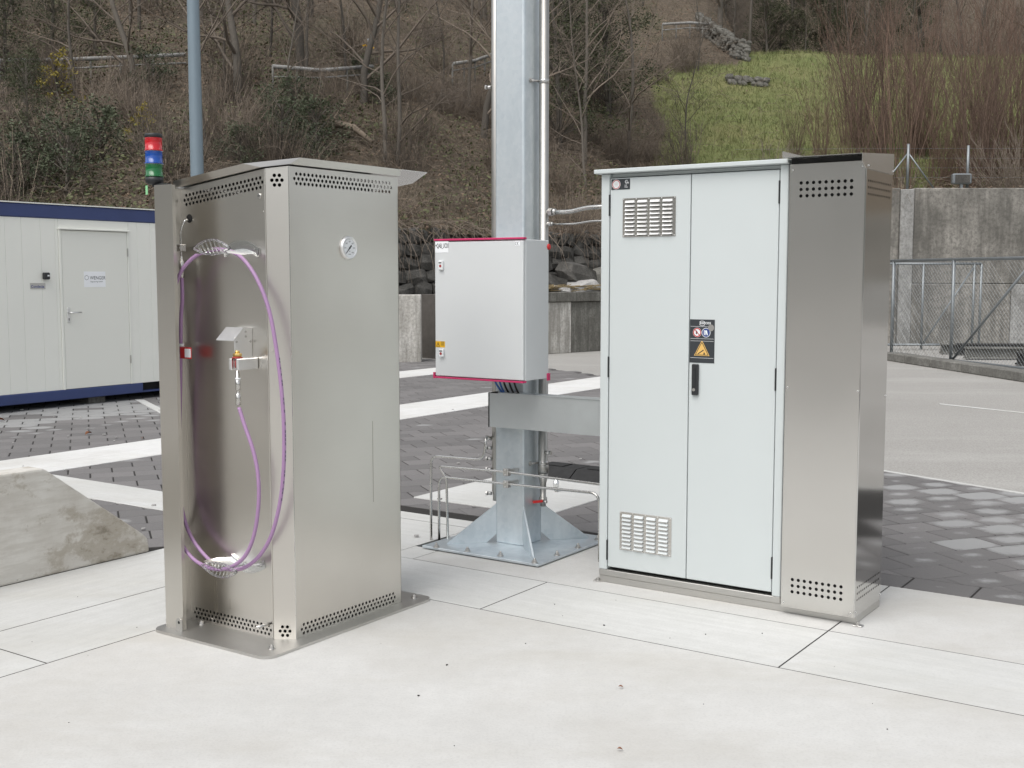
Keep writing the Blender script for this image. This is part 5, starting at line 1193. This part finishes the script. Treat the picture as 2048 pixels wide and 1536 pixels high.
# trees one can point at
named = [
 (279, 62, 0, .8, (0, .0), 'bare tree on the upper slope, left of the lamp mast, above the guard rail'),
 (601, 152, 4, 1.0, (0, 0), 'stout dark bare tree with a flared foot beside the guard rail'),
 (770, 322, 1, .95, (.02, 0), 'slim pale bare tree low on the slope, left one of a close pair'),
 (794, 332, 3, 1.15, (-.01, 0), 'slim pale bare tree low on the slope, right one of a close pair'),
 (938, 226, 0, .75, (0, 0), 'bare tree on the slope just left of the galvanised column'),
 (537, 118, 5, 1.2, (0, 0), 'thin bare tree above the guard rail, between mast and stout dark tree'),
 (1170, 327, 0, .85, (0, 0), 'upright dark bare tree just right of the galvanised column'),
 (1256, 330, 1, 1.0, (.10, 0), 'bare tree leaning right at the left edge of the meadow'),
 (1394, 142, 5, .9, (0, 0), 'small bare tree standing on the meadow below the rubble wall'),
 (1373, 286, 5, .8, (.05, 0), 'small bare tree at the lower left of the meadow'),
 (452, 175, 3, .8, (-.05, 0), 'thin bare tree right of the lamp mast below the guard rail'),
 (150, 200, 1, .75, (.12, 0), 'bare tree with spreading branches on the far left slope'),
 (690, 150, 3, .9, (.03, 0), 'thin bare tree below the yellow trail sign'),
 (880, 215, 5, 1.1, (0, 0), 'thin bare sapling between the close pair and the galvanised column'),
]
for px, py, k, s, lean, lab in named:
    q = hillpt(px, py)
    if q: plant(BT[k], 'bare_tree', lab, 'tree', (q[0], q[1], q[2] - .1), s * .68, None, lean, 'bare trees on the slope')
def woodlabel(x, y):
    px = proj(x, y, hillz(x, y))[0]; a = 'upper' if y > 44 else 'middle' if y > 33 else 'lower'
    b = 'left of the lamp mast' if px < 390 else 'between lamp mast and galvanised column' if px < 1000 else 'right of the galvanised column'
    return 'bare winter tree massed on the %s slope %s' % (a, b)
# woodland behind them
cnt = 0; tries = 0
while cnt < 160 and tries < 4000:
    tries += 1; x = random.uniform(-21, 9); y = random.uniform(yw(x) + 2.5, 64)
    if x / y > .125 + (.06 if y > 52 else 0) or abs(x / y) > .52: continue
    if y < 36 and random.random() < .55: continue
    plant(random.choice(BT), 'bare_tree', woodlabel(x, y), 'tree', (x, y, hillz(x, y) - .1), random.uniform(.32, .6), None, (random.gauss(0, .05), random.gauss(0, .05)), 'woodland trees on the slope'); cnt += 1
cnt = 0
while cnt < 70:
    x = random.uniform(6, 34); y = random.uniform(45, 70)
    if x / y < .13 or x / y > .5 or (x / y > .19 and y < 50): continue
    plant(random.choice(BT), 'bare_tree', 'bare winter tree in the dark wood beyond the meadow', 'tree', (x, y, hillz(x, y) - .1), random.uniform(.4, .75), None, (0, 0), 'woodland trees beyond the meadow'); cnt += 1
for px, py, k, s in ((1590, 132, 0, .8), (1615, 132, 1, .8), (1650, 130, 0, .9), (1690, 130, 1, .7), (1560, 130, 1, .6), (1450, 90, 1, .5), (1380, 60, 0, .5), (1530, 100, 1, .7), (1750, 128, 0, .7), (1830, 128, 1, .8)):
    r = ray(px, py); y = 55; x = r[0] * y / r[1]; plant(EV[k], 'dark_conifer', 'dark evergreen tree in the gap behind the meadow crest', 'tree', (x, y, hillz(x, y) - .2), s * 1.1, None, (0, 0), 'evergreens behind the meadow crest')
# evergreens
for px, py, k, s, lab in ((1118, 300, 0, .85, 'dark ivy green evergreen just right of the galvanised column, lowest'), (1150, 215, 1, 1.0, 'dark evergreen behind the tree right of the column'), (1215, 235, 0, .9, 'dark evergreen between the column and the meadow'), (1130, 120, 1, 1., 'dark evergreen high on the slope right of the column'), (10, 190, 1, .6, 'dark evergreen at the left edge of the slope above the container'), (60, 330, 1, .4, 'dark evergreen bush right above the container roof, far left'), (105, 110, 0, .5, 'dark evergreen on the upper left slope'), (190, 110, 1, .55, 'small evergreen left of the lamp mast by the guard rail'), (25, 50, 0, .6, 'dark evergreen in the top left corner')):
    q = hillpt(px, py)
    if q: plant(EV[k], 'evergreen_tree', lab, 'tree', (q[0], q[1], q[2] - .2), s, None, (0, 0), 'evergreens on the slope')
for px, py, k, s, lab in ((560, 312, 0, .8, 'green laurel bush above the dispenser roof, left of two'), (632, 310, 1, .9, 'green laurel bush above the dispenser roof, right of two'), (590, 265, 1, .9, 'green laurel bush behind the pair above the dispenser'), (200, 330, 1, .9, 'low green bush above the container roof'), (300, 190, 1, .8, 'low green bush left of the lamp mast'), (480, 330, 1, .6, 'low green bush right of the lamp mast above the dispenser'), (720, 170, 1, .55, 'low green bush under the guard rail by the trail sign'), (760, 215, 1, .6, 'low green bush beside the pale tree pair'), (130, 390, 0, .8, 'green bush low over the container roof'), (30, 395, 1, .9, 'green bush at the left end of the container roof')):
    q = hillpt(px, py)
    if q: plant(LA[k], 'laurel_bush', lab, 'bush', (q[0], q[1], q[2] - .1), s, None, (0, 0), 'evergreen bushes on the slope')
for px, py, s, lab in ((118, 205, .75, 'yellow flowering bush on the left slope'), (285, 292, .55, 'small yellow green bush behind the signal light')):
    q = hillpt(px, py)
    if q: plant(YB[0], 'yellow_bush', lab, 'bush', (q[0], q[1], q[2] - .05), s, None, (0, 0), 'yellow bushes')
# willow thicket on the terrace right
cnt = 0
for k in range(15):
    ra = .275 + .2 * (k + random.random()) / 15; y = random.uniform(29.0, 35.5); x = ra * y
    plant(WS[k % 3], 'willow_shrub', 'tall reddish bare willow shrub in the thicket above the concrete wall', 'shrub', (x, y, hillz(x, y) - .1), random.uniform(.75, 1.15), None, (random.gauss(0, .06), random.gauss(0, .06)), 'willow thicket above the wall')
for px, py, s, lab in ((1590, 320, .35, 'low bare shrub on the meadow edge above the annex roof'), (1640, 325, .55, 'bare shrub at the left end of the willow thicket')):
    q = hillpt(px, py)
    if q: plant(WS[0], 'willow_shrub', lab, 'shrub', (q[0], q[1], q[2] - .1), s, None, (0, 0), 'shrubs at the meadow edge')
# brushwood
cnt = 0
while cnt < 100:
    x = random.uniform(-17, 14); d = abs(random.gauss(0, 7)) + .2; y = yw(x) + d
    if y > 52 or (.15 < x / y < .44 and y > 29.5) or abs(x / y) > .5: continue
    plant(BS[cnt % 3], 'brush_shrub', 'low tangled bare shrub in the brushwood of the slope', 'shrub', (x, y, hillz(x, y) - .1), random.uniform(.45, 1.0), None, (random.gauss(0, .2), random.gauss(0, .2)), 'brushwood on the slope'); cnt += 1
# bramble canes, leaf litter and grass as ground cover
rr = random.Random(5); m = MB()
for k in range(13000):
    x = rr.uniform(-18, 13); y = yw(x) + abs(rr.gauss(0, 9)) + .1
    if meadow(x, y) > .4 and rr.random() < .9 or abs(x / y) > .52: continue
    p = Vector((x, y, hillz(x, y) - .02)); a = rr.uniform(0, 6.28); L_ = rr.uniform(.35, 1.2); hgt = rr.uniform(.1, .55)
    e = p + Vector((math.cos(a) * L_, math.sin(a) * L_ - .2, rr.uniform(-.5, .3)))
    m.tube(bez(p, p + Vector((0, 0, hgt)), e + Vector((0, 0, hgt * .8)), e, 4), [.006, .0055, .005, .004, .003], 3, False, False)
tag(m.build('bramble_canes', 'bramble', None, (0, 0, 0), 0), kind='stuff')
m = MB()
for k in range(650):      # canes hanging over the walls
    x = rr.uniform(-9, 4); y = yw(x) + rr.uniform(.2, .7); p = Vector((x, y, 2.45)); e = p + Vector((rr.gauss(0, .5), -rr.uniform(.2, .8), -rr.uniform(.1, 1.1)))
    m.tube(bez(p, p + Vector((0, -.1, rr.uniform(.1, .5))), e + Vector((0, 0, .5)), e, 4), [.008, .007, .006, .005, .003], 3, False, False)
tag(m.build('hanging_canes', 'twig', None, (0, 0, 0), 0), kind='stuff')
m = MB()
for k in range(60000):
    x = rr.uniform(-20, 12); y = yw(x) + rr.random() ** 1.3 * 30
    if meadow(x, y) > .5 and rr.random() < .93 or abs(x / y) > .52: continue
    c = Vector((x, y, hillz(x, y) + rr.uniform(.01, .12))); s = rr.uniform(.018, .05)
    a = Vector((rr.gauss(0, 1), rr.gauss(0, 1), rr.gauss(0, .7))).normalized() * s; b = a.orthogonal().normalized() * s * .6
    m.add([tuple(c - a), tuple(c + b), tuple(c + a), tuple(c - b)], [(0, 1, 2, 3)])
iv = MB()
for k in range(60000):
    x = rr.uniform(-17, 8); y = yw(x) + rr.random() ** 1.2 * 26
    if noise.noise((x * .30 + 3, y * .30, 2)) + .35 * noise.noise((x * 1.1, y * 1.1, 4)) < -.02 - (.25 if x < -6 else 0) or x / y > .12 or abs(x / y) > .52: continue
    c = Vector((x, y, hillz(x, y) + rr.random() ** 2 * .55)); s_ = rr.uniform(.02, .05)
    a = Vector((rr.gauss(0, 1), rr.gauss(0, 1), rr.gauss(0, .7))).normalized() * s_; b = a.orthogonal().normalized() * s_ * .7
    iv.add([tuple(c - a), tuple(c + b), tuple(c + a), tuple(c - b)], [(0, 1, 2, 3)])
tag(iv.build('ivy_cover', 'ivy', None, (0, 0, 0), 0), kind='stuff')
tag(m.build('leaf_litter', 'litter', None, (0, 0, 0), 0), kind='stuff')
m = MB()
for k in range(60000):
    y = rr.uniform(28.5, 47); x = y * rr.uniform(.10, .46)
    if meadow(x, y) < .25 + .5 * rr.random(): continue
    c = Vector((x, y, hillz(x, y) - .01)); L_ = rr.uniform(.06, .17); a = rr.uniform(0, 6.28); w_ = .012
    t = c + Vector((rr.gauss(0, .05), rr.gauss(0, .05), L_)); d = Vector((math.cos(a) * w_, math.sin(a) * w_, 0))
    m.add([tuple(c - d), tuple(c + d), tuple(t)], [(0, 1, 2)])
tag(m.build('meadow_grass', 'grass', None, (0, 0, 0), 0), kind='stuff')
# guard rail along the lane
for pts, lab in ((((0, 110), (120, 112), (240, 107), (372, 100)), 'weathered guard rail on the slope left of the lamp mast'), (((545, 125), (640, 130), (745, 125)), 'guard rail on the slope beside the yellow trail sign'), (((905, 122), (950, 112), (988, 100)), 'short guard rail piece left of the galvanised column'), (((1325, 42), (1380, 38), (1430, 42)), 'guard rail on top of the rubble wall above the meadow')):
    P3 = [q for q in (ray_hill(x, y, .75) for x, y in pts) if q]
    if len(P3) < 2: continue
    t = thing_at('guard_rail', lab, 'guard rail', (P3[0][0], P3[0][1], P3[0][2])); o0 = Vector(P3[0]); L3 = [Vector(p) - o0 for p in P3]
    for hh in (.62, .42): MB().tube([p + Vector((0, 0, hh + random.uniform(-.03, .03))) for p in L3], .05 if hh > .5 else .022, 6).build('rail', 'old_wall_pale', t)
    for a, b in zip(L3, L3[1:]):
        for f in (0, .5): q = a.lerp(b, f); MB().tube([q + Vector((0, 0, -.3)), q + Vector((0, 0, .6))], .028, 6).build('post', 'kerb_old', t)
q = ray_hill(737, 128)
if q:
    d_ = q[1] / 2343; t = thing_at('trail_sign', 'yellow trail sign with two arrow boards on a post above the guard rail', 'sign', q); MB().tube([(0, 0, -.2), (0, 0, 48 * d_)], .025, 6).build('post', 'gate_steel', t)
    for z, s in ((33 * d_, -1), (28 * d_, 1)): MB().extr([(0, -.03, z), (s * 9 * d_, -.03, z), (s * 12 * d_, -.03, z + 2.5 * d_), (s * 9 * d_, -.03, z + 5 * d_), (0, -.03, z + 5 * d_)], (0, .02, 0)).build('arrow_board', 'yellow', t)
# fallen log
a, b = ray_hill(672, 268), ray_hill(745, 302)
if a and b: tag(MB().tube([Vector(a) + Vector((0, 0, .2)), Vector(a).lerp(Vector(b), .5) + Vector((0, 0, .3)), Vector(b) + Vector((0, 0, .15))], [.09, .08, .05], 7).build('fallen_log', 'bramble', None, a, 0), 'fallen pale log lying down the slope right of the laurel bushes', 'log')
# rubble walls in the meadow
for pts, hh, lab in ((((1400, 62), (1430, 88), (1470, 115), (1500, 125)), .85, 'pale rubble wall stepping down to the top of the meadow'), (((1455, 168), (1500, 172), (1545, 174)), .34, 'low rubble wall in the middle of the meadow')):
    P3 = [q for q in (ray_hill(*p) for p in pts) if q]
    if len(P3) < 2: continue
    t = thing_at('rubble_wall', lab, 'stone wall', P3[0]); o0 = Vector(P3[0]); m = MB()
    for a, b in zip(P3, P3[1:]):
        a, b = Vector(a), Vector(b); n = max(2, int((b - a).length / .17))
        for k in range(n):
            for r_ in range(int(hh / .16)):
                me = random.choice(SMP); c = a.lerp(b, (k + random.random() * .6) / n) - o0 + Vector((random.gauss(0, .05), r_ * .08 + random.gauss(0, .03), .06 + r_ * .16)); s = random.uniform(.18, .28)
                m.add([(c.x + v.co.x * s, c.y + v.co.y * s, c.z + v.co.z * s * .8) for v in me.vertices], [tuple(p.vertices) for p in me.polygons])
    tag(m.build('stones', 'stone_pale', t), kind='stuff')
